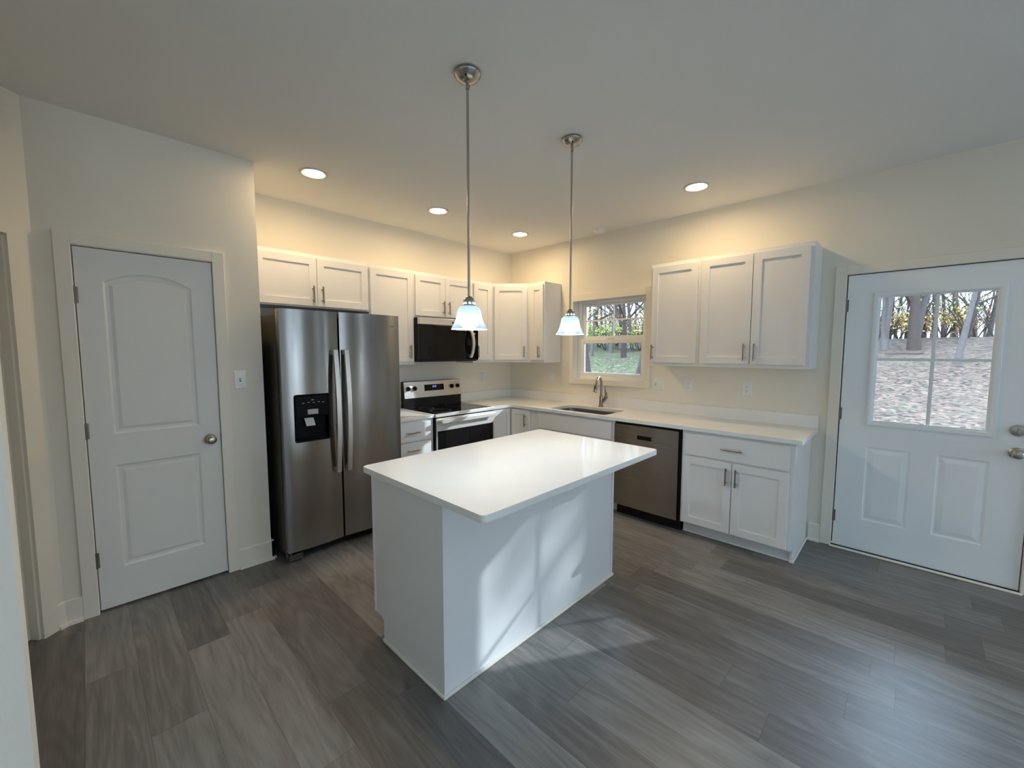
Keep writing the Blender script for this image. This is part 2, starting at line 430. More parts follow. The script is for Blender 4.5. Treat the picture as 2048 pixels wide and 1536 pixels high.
# baseboards with shoe moulding
def base_run(name, p0, p1, nrm, hgt=.14, th=.014):
    """p0->p1 along the wall foot, nrm points into the room"""
    p0, p1, n = Vector((*p0, 0)), Vector((*p1, 0)), Vector((*nrm, 0))
    mb = MB()
    prof = [(0, 0), (0, hgt), (th*.55, hgt), (th, hgt-.008), (th, .018), (th+.013, .016), (th+.016, 0)]
    a = [tuple(p0 + n*q + Vector((0, 0, z))) for q, z in prof]; c = [tuple(p1 + n*q + Vector((0, 0, z))) for q, z in prof]
    mb.loops([a, c])
    return struct(mb.build(name, 'trim'))
base_run('baseboard_pantry', (-3.314, YP), (XP+.014, YP), (0, -1))
base_run('baseboard_pantry_side', (XP, YP-.014), (XP, -.15), (1, 0))
base_run('baseboard_pantry_corner', (XL, YP), (-4.064, YP), (0, -1))
q0, q1 = apt(0, 0, 0), apt(.045, 0, 0)
base_run('baseboard_angled', q1[:2], q0[:2], (-AN.x, -AN.y))
base_run('baseboard_right', (0, -3.362), (0, -3.441), (-1, 0))
base_run('baseboard_right_far', (0, -4.53), (0, -5.28), (-1, 0))
base_run('baseboard_left', (-7.05, NY), (NX, NY), (0, -1))
base_run('baseboard_rear', (-7.05, -8.6), (0, -8.6), (0, 1))

# casings (flat boards) : legs and head in one trim
def casing(name, mb): return struct(mb.build(name, 'trim'))
b = MB(); t = .018
b.box(-4.064, -4.0015, YP-t, YP, 0, 2.142, .002); b.box(-3.378, -3.314, YP-t, YP, 0, 2.142, .002); b.box(-4.0015, -3.378, YP-t, YP, 2.078, 2.142, .002)
# jamb
b.box(-4.003, -3.9990, YP-.004, YP+.12, 0, 2.078); b.box(-3.3760, -3.372, YP-.004, YP+.12, 0, 2.078); b.box(-4.003, -3.372, YP-.004, YP+.12, 2.0752, 2.078); b.box(-3.999, -3.376, YP+.038, YP+.05, 0, 2.0752)
casing('trim_1', b)
b = MB()
b.box(-t, 0, -3.440, -3.508, 0, 2.138, .002); b.box(-t, 0, -4.451, -4.52, 0, 2.138, .002); b.box(-t, 0, -3.508, -4.451, 2.072, 2.138, .002)
b.box(0, WT, -3.497, -3.5085, 0, 2.083); b.box(0, WT, -4.449, -4.462, 0, 2.083); b.box(0, WT, -3.5085, -4.449, 2.0712, 2.083)
casing('trim_2', b)
b = MB()
b.box(-t, 0, -.985, -1.036, 1.13, 2.155, .002); b.box(-t, 0, -1.928, -1.988, 1.13, 2.155, .002)
b.box(-t, 0, -1.036, -1.928, 1.13, 1.193, .002); b.box(-t, 0, -1.036, -1.928, 2.077, 2.155, .002)
casing('trim_3', b)
b = MB()
abox(b, .045, AO0+.002, -.018, 0, 0, 2.142); abox(b, AO0+.002, AO1-.002, -.018, 0, 2.076, 2.142); abox(b, AO1-.002, AO1+.065, -.018, 0, 0, 2.142)
abox(b, AO0, AO0+.012, 0, .12, 0, 2.078); abox(b, AO1-.012, AO1, 0, .12, 0, 2.078); abox(b, AO0, AO1, 0, .12, 2.066, 2.078)
abox(b, AO0+.012, AO0+.024, .05, .062, 0, 2.066)
casing('trim_4', b)
for i, (a, c) in enumerate(rw):
    b = MB(); y = -8.6
    b.box(a-.07, a, y, y+t, .78, 2.22); b.box(c, c+.07, y, y+t, .78, 2.22); b.box(a, c, y, y+t, .78, .85); b.box(a, c, y, y+t, 2.15, 2.22)
    casing('trim_%d' % (5+i), b)
b = MB(); b.box(-t, 0, SY0, SY0+.07, 0, SZ1+.07); b.box(-t, 0, SY1-.07, SY1, 0, SZ1+.07); b.box(-t, 0, SY1, SY0, SZ1, SZ1+.07); casing('trim_7', b)

# ------------------------------------------------------------------ pantry door (two moulded panels, the upper one arched)
def panel_door(name, x0, x1, z0, z1, y0, th, panels, m='door'):
    """slab facing -y with moulded panels; panels: list of outlines made by fn(inset)->[(x,z)]"""
    mb = MB()
    holes = [[(x, y0, z) for x, z in f(0)] for f in panels]
    outs = mb.holed(rect(x0, x1, z0, z1, y0), holes)
    for f, vs in zip(panels, outs[1:]):
        prev = vs
        for ins, dep in ((.010, .007), (.024, .0085), (.040, .0025)):
            row = [mb.bm.verts.new((x, y0+dep, z)) for x, z in f(ins)]
            n = len(row)
            for i in range(n): mb.bm.faces.new((prev[i], prev[(i+1) % n], row[(i+1) % n], row[i]))
            prev = row
        mb.bm.faces.new(prev)
    ov = outs[0]; bk = [mb.bm.verts.new(p) for p in rect(x0, x1, z0, z1, y0+th)]
    for i in range(4): mb.bm.faces.new((ov[i], bk[i], bk[(i+1) % 4], ov[(i+1) % 4]))
    mb.bm.faces.new(bk)
    return mb.build(name, m, sharp=6)
def rp(x0, x1, z0, z1):
    return lambda i: [(x0+i, z0+i), (x1-i, z0+i), (x1-i, z1-i), (x0+i, z1-i)]
def arch(x0, x1, z0, zs, za, n=14):
    def f(i):
        w = (x1-x0)/2; s = za-zs; R = (w*w+s*s)/(2*s); cz = za-R; cx = (x0+x1)/2; R -= i
        pts = [(x0+i, z0+i), (x1-i, z0+i)]
        ww = w-i; a1 = math.asin(min(1, ww/R))
        for k in range(n+1):
            a = a1 - 2*a1*k/n
            pts.append((cx+R*math.sin(a), cz+R*math.cos(a)))
        return pts
    return f
def hinge(parent, x, y, z, ax):
    """three knuckle barrel hinge; ax names the wall normal"""
    mb = MB()
    mb.tube([(x, y, z-.044), (x, y, z+.044)], .0065, 8)
    for k in (-.046, .044): mb.tube([(x, y, z+k), (x, y, z+k+.003)], .0045, 8)
    if ax == 'y': mb.box(x-.002, x+.014, y+.004, y+.008, z-.044, z+.044)
    else: mb.box(x+.004, x+.008, y-.014, y+.002, z-.044, z+.044)
    return mb.build('hinge', 'hinge', parent)

d1 = panel_door('door_1', -3.9940, -3.3800, .014, 2.0700, YP+.002, .035,
                [arch(-3.887, -3.491, 1.030, 1.893, 1.954), rp(-3.889, -3.494, .240, .848)])
struct(d1)
mb = MB(); mb.lathe([(0, 0), (.031, 0), (.032, .004), (.026, .010), (.012, .014), (.0105, .030), (.016, .036), (.026, .044), (.0285, .054), (.025, .064), (.014, .069), (0, .070)], (-3.438, YP+.002, .933), '-y')
mb.build('door_knob', 'nickel', d1)
for z in (1.809, 1.06, .312): hinge(d1, -3.9985, YP-.004, z, 'y')
mb = MB(); mb.box(-3.3798, -3.3762, YP+.004, YP+.03, .905, .962); mb.build('strike_plate', 'slot', d1)

# door in the angled wall
mb = MB(); abox(mb, AO0+.014, AO1-.014, .062, .097, .014, 2.062); struct(mb.build('door_3', 'door'))

# ------------------------------------------------------------------ back door with a four-light window
d2 = None
mb = MB()
X0 = .002
def ry(y0, y1, z0, z1, x): return [(x, y0, z0), (x, y1, z0), (x, y1, z1), (x, y0, z1)]
GY0, GY1, GZ0, GZ1 = -3.704, -4.256, .996, 1.901
FY0, FY1, FZ0, FZ1 = -3.664, -4.290, .962, 1.930
ry_panels = [(-3.678, -3.918, .250, .806), (-4.044, -4.280, .250, .806)]
outs = mb.holed(ry(-3.5153, -4.4438, .014, 2.0644, X0), [ry(a, c, e, f, X0) for a, c, e, f in ry_panels] + [ry(GY0+.01, GY1-.01, GZ0-.01, GZ1+.01, X0)])
for (a, c, e, f), vs in zip(ry_panels, outs[1:3]):
    prev = vs
    for i, dep in ((.008, .004), (.016, .005), (.046, -.001)):
        row = [mb.bm.verts.new(p) for p in ry(a-i, c+i, e+i, f-i, X0+dep)]
        for k in range(4): mb.bm.faces.new((prev[k], prev[(k+1) % 4], row[(k+1) % 4], row[k]))
        prev = row
    mb.bm.faces.new(prev)
bk = [mb.bm.verts.new(p) for p in ry(-3.5153, -4.4438, .014, 2.0644, X0+.044)]
for k in range(4): mb.bm.faces.new((outs[0][k], bk[k], bk[(k+1) % 4], outs[0][(k+1) % 4]))
hb = [mb.bm.verts.new(p) for p in ry(GY0+.01, GY1-.01, GZ0-.01, GZ1+.01, X0+.044)]
for k in range(4): mb.bm.faces.new((outs[3][k], hb[k], hb[(k+1) % 4], outs[3][(k+1) % 4]))
for k in range(4): mb.bm.faces.new((bk[k], hb[k], hb[(k+1) % 4], bk[(k+1) % 4]))
d2 = struct(mb.build('door_2', 'steel_door', sharp=3))
def lite_ring(mb, xs):
    prof = [(0, 0), (.003, -.010), (.014, -.013), (.026, -.010), (.034, -.004), (.042, .004)]
    rows = [[(x + xs*dx if False else x, y, z) for x, y, z in ry(FY0-i, FY1+i, FZ0+i, FZ1-i, X0+dx)] for i, dx in prof]
    mb.loops(rows, cap0=False, cap1=False)
mb = MB(); lite_ring(mb, 1); mb.build('glass_frame', 'steel_door', d2)
mb = MB()
mb.box(.010, .020, -3.978, -3.998, GZ0-.004, GZ1+.004, .003); mb.box(.0105, .0195, GY0+.004, GY1-.004, 1.440, 1.459, .003)
mb.build('muntin', 'vinyl', d2)
mb = MB(); mb.box(.022, .026, GY0+.006, GY1-.006, GZ0-.006, GZ1+.006); mb.build('glass_pane', 'glass', d2)
mb = MB(); mb.lathe([(0, 0), (.034, 0), (.035, .004), (.028, .010), (.013, .014), (.011, .030), (.017, .036), (.027, .044), (.030, .054), (.026, .065), (.015, .070), (0, .071)], (X0, -4.384, .879), '-x')
mb.build('door_knob', 'nickel', d2)
mb = MB(); mb.lathe([(0, 0), (.034, 0), (.035, .005), (.031, .013), (.022, .016), (0, .017)], (X0, -4.382, 1.019), '-x')
mb.box(X0-.036, X0-.016, -4.3875, -4.3765, 1.003, 1.035, .003); mb.build('deadbolt', 'nickel', d2)
for z in (1.845, 1.038, .241): hinge(d2, -.004, -3.5115, z, 'x')
mb = MB(); mb.box(-.020, .05, -3.512, -4.447, .001, .0135); mb.build('door_sweep', 'rubber', d2)
mb = MB(); mb.box(-.045, -.021, -3.500, -4.456, 0, .013, .004); mb.box(.051, .16, -3.510, -4.449, -.001, .004); struct(mb.build('trim_8', 'trim'))
mb = MB()
for a, c in ((-3.5090, -3.5150), (-4.4442, -4.4485)): mb.box(.03, .05, a, c, .016, 2.069)
mb.box(.03, .05, -3.509, -4.4485, 2.0648, 2.0707); mb.build('weather_seal', 'rubber', d2)

# ------------------------------------------------------------------ kitchen window (single hung)
mb = MB()   # white liner boards
mb.box(0, .12, -1.032, -1.036, 1.19, 2.081); mb.box(0, .12, -1.928, -1.932, 1.19, 2.081); mb.box(0, .12, -1.036, -1.928, 1.19, 1.193); mb.box(0, .12, -1.036, -1.928, 2.077, 2.081)
w1 = struct(mb.build('window_1', 'vinyl'))
mb = MB(); fx0, fx1 = .080, .150
for q in ((-1.036, -1.078, 1.193, 2.077), (-1.886, -1.928, 1.193, 2.077), (-1.078, -1.886, 1.193, 1.228), (-1.078, -1.886, 2.045, 2.077)): mb.box(fx0, fx1, *q, .003)
mb.build('window_frame', 'vinyl', w1)
def sash(name, x, y0, y1, z0, z1, st, rb, rtop, mz=None):
    mb = MB()
    mb.box(x, x+.028, y0, y0-st, z0, z1, .003); mb.box(x, x+.028, y1+st, y1, z0, z1, .003)
    mb.box(x, x+.028, y0-st, y1+st, z0, z0+rb, .003); mb.box(x, x+.028, y0-st, y1+st, z1-rtop, z1, .003)
    o = mb.build(name, 'vinyl', w1)
    mb = MB(); mb.box(x+.012, x+.016, y0-st+.004, y1+st-.004, z0+rb-.004, z1-rtop+.004); mb.build('glass_pane', 'glass', o)
    if mz:
        mb = MB(); yc = (y0+y1)/2
        mb.box(x+.009, x+.019, yc+.008, yc-.008, z0+rb, z1-rtop, .002); mb.box(x+.0095, x+.0185, y0-st, y1+st, mz-.008, mz+.008, .002)
        mb.build('muntin', 'vinyl', o)
    return o
sash('lower_sash', .086, -1.079, -1.885, 1.229, 1.645, .048, .034, .050)
up_s = sash('upper_sash', .118, -1.079, -1.885, 1.632, 2.044, .050, .048, .022, 1.856)
mb = MB(); mb.box(.078, .100, -1.42, -1.52, 1.645, 1.655, .003); mb.build('sash_lock', 'vinyl', w1)

# windows behind the camera and the patio door
for k, (a, c) in enumerate(rw):
    mb = MB()
    for q in ((a, a+.05, .85, 2.15), (c-.05, c, .85, 2.15), ((a+c)/2-.03, (a+c)/2+.03, .85, 2.15)): mb.box(q[0], q[1], -8.70, -8.64, q[2], q[3])
    for z in (.85, 1.475, 2.10): mb.box(a, c, -8.695, -8.645, z, z+.05)
    w = struct(mb.build('window_%d' % (2+k), 'vinyl'))
    mb = MB(); mb.box(a, c, -8.672, -8.668, .85, 2.15); mb.build('glass_pane', 'glass', w)
mb = MB()
for y in (SY0-.03, (SY0+SY1)/2, SY1+.03): mb.box(.05, .11, y-.035, y+.035, .0, SZ1)
mb.box(.055, .105, SY1, SY0, 0, .09); mb.box(.055, .105, SY1, SY0, SZ1-.07, SZ1)
w = struct(mb.build('door_4', 'vinyl'))
mb = MB(); mb.box(.078, .082, SY1, SY0, .05, SZ1-.03); mb.build('glass_pane', 'glass', w)

# ------------------------------------------------------------------ cabinets
def shaker(name, x0, x1, z0, z1, parent, yf=-.020, th=.019, st=.057, rec=.010):
    mb = MB(); c = .0015
    lp = [rect(x0, x1, z0, z1, yf+th), rect(x0, x1, z0, z1, yf+c), rect(x0, x1, z0, z1, yf, c),
          rect(x0, x1, z0, z1, yf, st), rect(x0, x1, z0, z1, yf+rec, st+.0015)]
    mb.loops(lp)
    return mb.build(name, 'cab', parent)
def slab(name, x0, x1, z0, z1, parent, yf=-.020, th=.019):
    mb = MB(); mb.box(x0, x1, yf, yf+th, z0, z1, .0025, 2); return mb.build(name, 'cab', parent)
def pull(parent, x, z, L=.134, vertical=True, yf=-.020):
    mb = MB(); y = yf-.030; d = L/2; e = d-.021
    if vertical:
        mb.tube([(x, y, z-d), (x, y, z+d)], .0066, 10)
        for s in (-e, e): mb.tube([(x, yf, z+s), (x, y, z+s)], .0045, 8)
    else:
        mb.tube([(x-d, y, z), (x+d, y, z)], .0066, 10)
        for s in (-e, e): mb.tube([(x+s, yf, z), (x+s, y, z)], .0045, 8)
    return mb.build('bar_pull', 'pull', parent)
def carcass(w, z0, z1, depth, parent, toe=0, frame=True):
    mb = MB()
    mb.box(0, w, .0, depth, z0+toe, z1, .001)
    if toe: mb.box(0, w, .075, depth, z0, z0+toe)
    return mb.build('cabinet_box', 'cab', parent)

# each upper: (label, origin, rz, width, z0, doors[(x0,x1,z0,z1,pull_x)])
UD = .303
def upper(label, loc, rz, w, z0, doors, z1=ZUT, group='white shaker wall cabinets'):
    t = thing('wall_cabinet', label, 'cabinet', (loc[0], loc[1], z0), rz, group)
    carcass(w, 0, z1-z0, UD, t)
    for x0, x1, a, c, px in doors:
        d = shaker('door', x0, x1, a-z0, c-z0, t)
        pull(d, px, a-z0+.095)
    return t
upper('shallow white double-door cabinet mounted over the refrigerator', (-3.100, -.305), 0, .945, 1.864, [(.040, .487, 1.875, 2.267, .452), (.491, .933, 1.875, 2.267, .526)])
upper('tall white single-door cabinet between the refrigerator top and the microwave', (-2.154, -.305), 0, .470, ZUB, [(.012, .452, 1.405, 2.267, .408)])
upper('short white double-door cabinet directly above the microwave', (-1.683, -.305), 0, .766, 1.841, [(.013, .378, 1.861, 2.267, .343), (.382, .752, 1.861, 2.267, .414)])
upper('narrow white single-door cabinet just right of the microwave', (-.916, -.305), 0, .305, ZUB, [(.012, .272, 1.405, 2.267, .047)])
upper('narrow white cabinet beside the window, next to the diagonal corner cabinet', (-.305, -.611), RB, .239, ZUB, [(.030, .226, 1.405, 2.267, .178)])
upper('white single-door cabinet right next to the kitchen window', (-.305, -2.120), RB, .442, ZUB, [(.018, .424, 1.405, 2.267, .040)])
upper('tall white double-door wall cabinet nearest the back door', (-.305, -2.563), RB, .7886, ZUB, [(.018, .395, 1.405, 2.267, .360), (.400, .762, 1.405, 2.267, .434)])
t = thing('wall_cabinet', 'diagonal white single-door cabinet filling the corner of the two walls', 'cabinet', (-.61, -.305, ZUB), -math.pi/4, 'white shaker wall cabinets')
mb = MB(); k = math.sqrt(.5)
def loc45(x, y):  # world -> local of the diagonal front
    dx, dy = x+.61, y+.305
    return ((dx-dy)*k, (dx+dy)*k)
mb.prism([loc45(*p) for p in ((-.61, -.305), (-.305, -.61), (-.002, -.61), (-.002, -.002), (-.61, -.002))], 0, ZUT-ZUB, .001); mb.build('cabinet_box', 'cab', t)
d = shaker('door', .026, .405, .030, .892, t); pull(d, .372, .125)

BD = .608
def base(label, loc, rz, w, top=.874, toe=.10):
    t = thing('base_cabinet', label, 'cabinet', (loc[0], loc[1], 0), rz, 'white shaker base cabinets')
    return t
t = base('white drawer base cabinet between the refrigerator and the range', (-2.145, -.610), 0, .458)
carcass(.458, 0, .873, BD, t, .10)
for a, c in ((.675, .850), (.400, .660), (.115, .385)):
    d = slab('drawer', .012, .422, a, c, t); pull(d, .300 if False else .217, (a+c)/2 if c > .8 else c-.06, vertical=False)
# corner base with two doors meeting in the inside corner
t = base('white corner base cabinet with two doors meeting at a right angle', (-.9155, -.610), 0, 0)
mb = MB()
mb.prism([(0, .004), (.3055, .004), (.3055, -.306), (.913, -.306), (.913, BD), (0, BD)], .10, .873)
mb.prism([(0, .075), (.380, .075), (.380, -.306), (.913, -.306), (.913, BD), (0, BD)], 0, .10)
mb.build('cabinet_box', 'cab', t)
shaker('door', .010, .281, .115, .858, t, yf=-.017)
d = bpy.data.objects.new('door', None)
mb = MB(); c_ = .0015
def rx(y0, y1, z0, z1, x, i=0): return [(x, y0-i, z0+i), (x, y1+i, z0+i), (x, y1+i, z1-i), (x, y0-i, z1-i)]
xf = .2855
mb.loops([rx(-.022, -.296, .115, .858, xf+.019), rx(-.022, -.296, .115, .858, xf+.0015), rx(-.022, -.296, .115, .858, xf, .0015), rx(-.022, -.296, .115, .858, xf, .05), rx(-.022, -.296, .115, .858, xf+.008, .0515)])
d = mb.build('door', 'cab', t)
mb = MB(); mb.tube([(xf-.03, -.246, .675), (xf-.03, -.246, .809)], .0066, 10)
for z in (.696, .788): mb.tube([(xf, -.246, z), (xf-.03, -.246, z)], .0045, 8)
mb.build('bar_pull', 'pull', d)
# sink base
t = base('white sink base cabinet with a plain false drawer front, left of the dishwasher', (-.610, -.918), RB, 1.034)
mb = MB(); mb.box(0, .060, 0, BD, .10, .873, .001); mb.box(.0605, 1.034, 0, .02, .10, .873, .001)
mb.box(.0605, .0795, .02, BD, .10, .873); mb.box(1.015, 1.034, .02, BD, .10, .873); mb.box(.0795, 1.015, .02, BD, .10, .118); mb.box(.0795, 1.015, BD-.01, BD, .118, .873); mb.box(0, 1.034, .075, .09, 0, .10)
mb.build('cabinet_box', 'cab', t)
slab('false_front', .117, 1.002, .690, .848, t)
for x0, x1, px in ((.117, .557, .525), (.561, 1.002, .594)):
    d = shaker('door', x0, x1, .115, .672, t); pull(d, px, .58)
# base nearest the back door
t = base('white base cabinet with one wide drawer over two doors, nearest the back door', (-.610, -2.572), RB, .774)
W = 3.348-2.572
mb = MB()
mb.box(0, W, 0, BD, .10, .873, .001); mb.box(0, W-.018, .075, BD, 0, .10)
mb.box(W-.018, W, .06, BD, 0, .10)
mb.build('cabinet_box', 'cab', t)
d = slab('drawer', .020, .748, .676, .850, t); pull(d, .381, .765, .15, vertical=False)
for x0, x1, px in ((.018, .380, .348), (.385, .748, .416)):
    d = shaker('door', x0, x1, .112, .661, t); pull(d, px, .556)
mb = MB(); mb.box(0, W-.018, .060, .0745, 0, .016, .004); mb.box(W, W+.014, .0745, BD, 0, .016, .004); mb.box(W-.018, W+.014, .046, .0745, 0, .016, .004)
mb.build('shoe_moulding', 'cab', t)

# ------------------------------------------------------------------ countertops and backsplash strips
def rounded(poly, r, n=5):
    """round the corners of a polygon; r per corner"""
    out = []; m = len(poly)
    for i in range(m):
        p = Vector((*poly[i], 0)); a = Vector((*poly[i-1], 0)); c = Vector((*poly[(i+1) % m], 0)); rr = r[i] if isinstance(r, list) else r
        if rr <= 0: out.append(tuple(p[:2])); continue
        u = (a-p).normalized(); v = (c-p).normalized()
        ang_ = u.angle(v); tl = rr/math.tan(ang_/2)
        ctr = p + (u+v).normalized()*rr/math.sin(ang_/2)
        s = p+u*tl-ctr; e = p+v*tl-ctr
        for k in range(n+1):
            q = s.normalized().slerp(e.normalized(), k/n)*rr
            out.append(tuple((ctr+q)[:2]))
    return out
def holed_slab(mb, outer, holes, z0, z1):
    top = mb.holed([(x, y, z1) for x, y in outer], [[(x, y, z1) for x, y in h] for h in holes])
    bot = mb.holed([(x, y, z0) for x, y in outer], [[(x, y, z0) for x, y in h] for h in holes])
    for a, c in zip(top, bot):
        n = len(a)
        for i in range(n): mb.bm.faces.new((a[i], a[(i+1) % n], c[(i+1) % n], c[i]))
CE = -3.3875
sink_cut = rounded([(-.585, -1.145), (-.585, -1.825), (-.190, -1.825), (-.190, -1.145)], .055, 6)
mb = MB()
holed_slab(mb, rounded([(-.9165, -.002), (-.9165, -.645), (-.645, -.645), (-.645, CE), (-.002, CE), (-.002, -.002)], [0, .003, .012, .008, 0, 0], 3), [sink_cut], .874, CT)
tag(mb.build('countertop', 'quartz', sharp=20), 'long white quartz countertop turning the corner under the window', 'countertop')
mb = MB(); mb.prism(rounded([(-2.154, -.002), (-2.154, -.640), (-1.685, -.640), (-1.685, -.002)], .003, 2), .874, CT, .002)
tag(mb.build('countertop', 'quartz'), 'short white quartz countertop between the refrigerator and the range', 'countertop')
mb = MB(); mb.box(-.9165, -.002, -.022, -.002, CT, CT+.102, .002)
tag(mb.build('backsplash', 'quartz'), 'short white quartz backsplash strip to the right of the range', 'backsplash', 'quartz backsplash strips')
mb = MB(); mb.box(-.022, -.002, -.0225, CE, CT, CT+.102, .002)
tag(mb.build('backsplash', 'quartz'), 'long white quartz backsplash strip below the kitchen window', 'backsplash', 'quartz backsplash strips')
mb = MB(); mb.box(-2.154, -1.685, -.022, -.002, CT, CT+.102, .002)
tag(mb.build('backsplash', 'quartz'), 'short white quartz backsplash strip behind the counter beside the refrigerator', 'backsplash', 'quartz backsplash strips')

# sink
t = thing('sink', 'rectangular stainless undermount sink below the kitchen window', 'sink', (-.388, -1.485, .68))
def srect(g, z, r=.055):
    return [(x+.388, y+1.485, z-.68) for x, y in rounded([(-.585-g, -1.145+g), (-.585-g, -1.825-g), (-.190+g, -1.825-g), (-.190+g, -1.145+g)], max(.01, r+g), 6)]
mb = MB()
mb.loops([srect(.02, .8735), srect(.006, .8735), srect(.004, .870), srect(0, .70), srect(-.03, .683), srect(-.17, .680)], cap0=False, smooth=True)
mb.build('basin', 'sink', t)
mb = MB(); mb.lathe([(0, .002), (.030, .002), (.036, .006), (.044, .006), (.046, .001)], (.0, .0, .0)); mb.build('drain', 'chrome', t)

# faucet
t = thing('faucet', 'brushed nickel pull-down kitchen faucet standing behind the sink', 'faucet', (-.098, -1.480, CT))
mb = MB(); mb.lathe([(0, 0), (.028, 0), (.028, .006), (.0225, .012), (.0205, .06), (.0185, .115), (.0150, .124), (0, .126)]); mb.build('body', 'faucet', t)
def arc_pts(R, a0, a1, n, cx, cz): return [(cx+R*math.cos(math.radians(a0+(a1-a0)*i/n)), 0, cz+R*math.sin(math.radians(a0+(a1-a0)*i/n))) for i in range(n+1)]
pts = [(0, 0, .11), (0, 0, .19)] + arc_pts(.078, 0, 168, 14, -.078, .245)
ta = math.radians(12)
pts = [(x*math.cos(ta), x*math.sin(ta), z) for x, y, z in pts]
mb = MB(); mb.tube(pts, .0125, 14); mb.build('spout', 'faucet', t)
e = Vector(pts[-1]); dr = (Vector(pts[-1])-Vector(pts[-2])).normalized()
mb = MB(); mb.tube([e-dr*.01, e+dr*.01, e+dr*.05, e+dr*.088, e+dr*.094], [.0130, .0150, .0185, .0205, .0175], 16); sh = mb.build('spray_head', 'faucet', t)
mb = MB(); mb.tube([e+dr*.02+Vector((-.016, 0, 0)), e+dr*.055+Vector((-.020, 0, 0))], .006, 8); mb.build('spray_button', 'black', sh)
mb = MB(); mb.tube([(0, -.010, .035), (0, -.040, .075), (0, -.062, .115), (0, -.060, .150), (0, -.050, .170), (0, -.049, .225)], [.016, .019, .0195, .013, .0075, .0065], 12); mb.build('lever', 'faucet', t)

# ------------------------------------------------------------------ island
IX0, IX1, IY0, IY1 = -2.9981, -1.5525, -2.7913, -1.8374
BX0, BX1, BY0, BY1 = -2.9727, -1.5889, -2.5071, -1.896
t = thing('island_cabinet', 'white kitchen island cabinet with plain panelled back, standing in the middle of the floor', 'island', ((BX0+BX1)/2, (BY0+BY1)/2, 0))
cx, cy = (BX0+BX1)/2, (BY0+BY1)/2
hw, hd = (BX1-BX0)/2, (BY1-BY0)/2
mb = MB(); mb.box(-hw+.004, hw-.004, -hd+.004, hd, .125, .8735); mb.box(-hw+.004, hw-.004, -hd+.004, hd-.088, 0, .125); mb.build('cabinet_box', 'cab', t)
for s in (-1, 1):   # end panels with a notched toe
    mb = MB(); x0, x1 = (-hw, -hw+.0038) if s < 0 else (hw-.0038, hw)
    prof = [(-hd+.004, 0), (hd-.0885, 0), (hd-.0885, .105), (hd-.07, .125), (hd-.012, .125), (hd-.012, .873), (-hd+.004, .873)]
    mb.loops([[(x0, y, z) for y, z in prof], [(x1, y, z) for y, z in prof]]); mb.build('end_panel', 'cab', t)
    mb = MB(); mb.box(x0-(.003 if s < 0 else 0), x1+(.003 if s > 0 else 0), hd-.0118, hd+.004, .125, .873, .001); mb.build('face_frame_stile', 'cab', t)
    mb = MB(); xa = -hw-.004 if s < 0 else hw+.004; xb = -hw+.018 if s < 0 else hw-.018
    xi = -hw if s < 0 else hw
    mb.prism([(xa, -hd-.004), (xb, -hd-.004), (xb, -hd-.0002), (xi, -hd-.0002), (xi, -hd+.020), (xa, -hd+.020)], .0165, .873); mb.build('corner_moulding', 'cab', t)
mb = MB(); mb.box(-hw+.0185, hw-.0185, -hd, -hd+.0038, 0, .873); mb.build('back_panel', 'cab', t)
mb = MB()
mb.box(-hw-.012, hw+.012, -hd-.012, -hd-.0005, 0, .016, .004, 2); mb.box(-hw-.012, -hw-.0005, -hd, hd-.090, 0, .016, .004, 2); mb.box(hw+.0005, hw+.012, -hd, hd-.090, 0, .016, .004, 2)
mb.build('shoe_moulding', 'trim', t)
for k in range(2):  # working side
    x0 = -hw+.02+k*(hw-.01); x1 = x0+hw-.03
    mb = MB(); mb.box(x0, x1, hd+.001, hd+.020, .690, .850, .002); mb.build('drawer', 'cab', t)
    for q in range(2):
        a = x0+q*(x1-x0)/2+.001; c = a+(x1-x0)/2-.003
        mb = MB(); mb.loops([rect(a, c, .14, .672, hd+.001), rect(a, c, .14, .672, hd+.018), rect(a, c, .14, .672, hd+.020, .0015), rect(a, c, .14, .672, hd+.020, .057), rect(a, c, .14, .672, hd+.012, .058)]); mb.build('door', 'cab', t)
mb = MB(); mb.prism(rounded([(IX0, IY0), (IX1, IY0), (IX1, IY1), (IX0, IY1)], .022, 6), .8735, CT, .004, 2)
tag(mb.build('island_countertop', 'quartz'), 'white quartz island top with rounded corners overhanging the island cabinet', 'countertop')

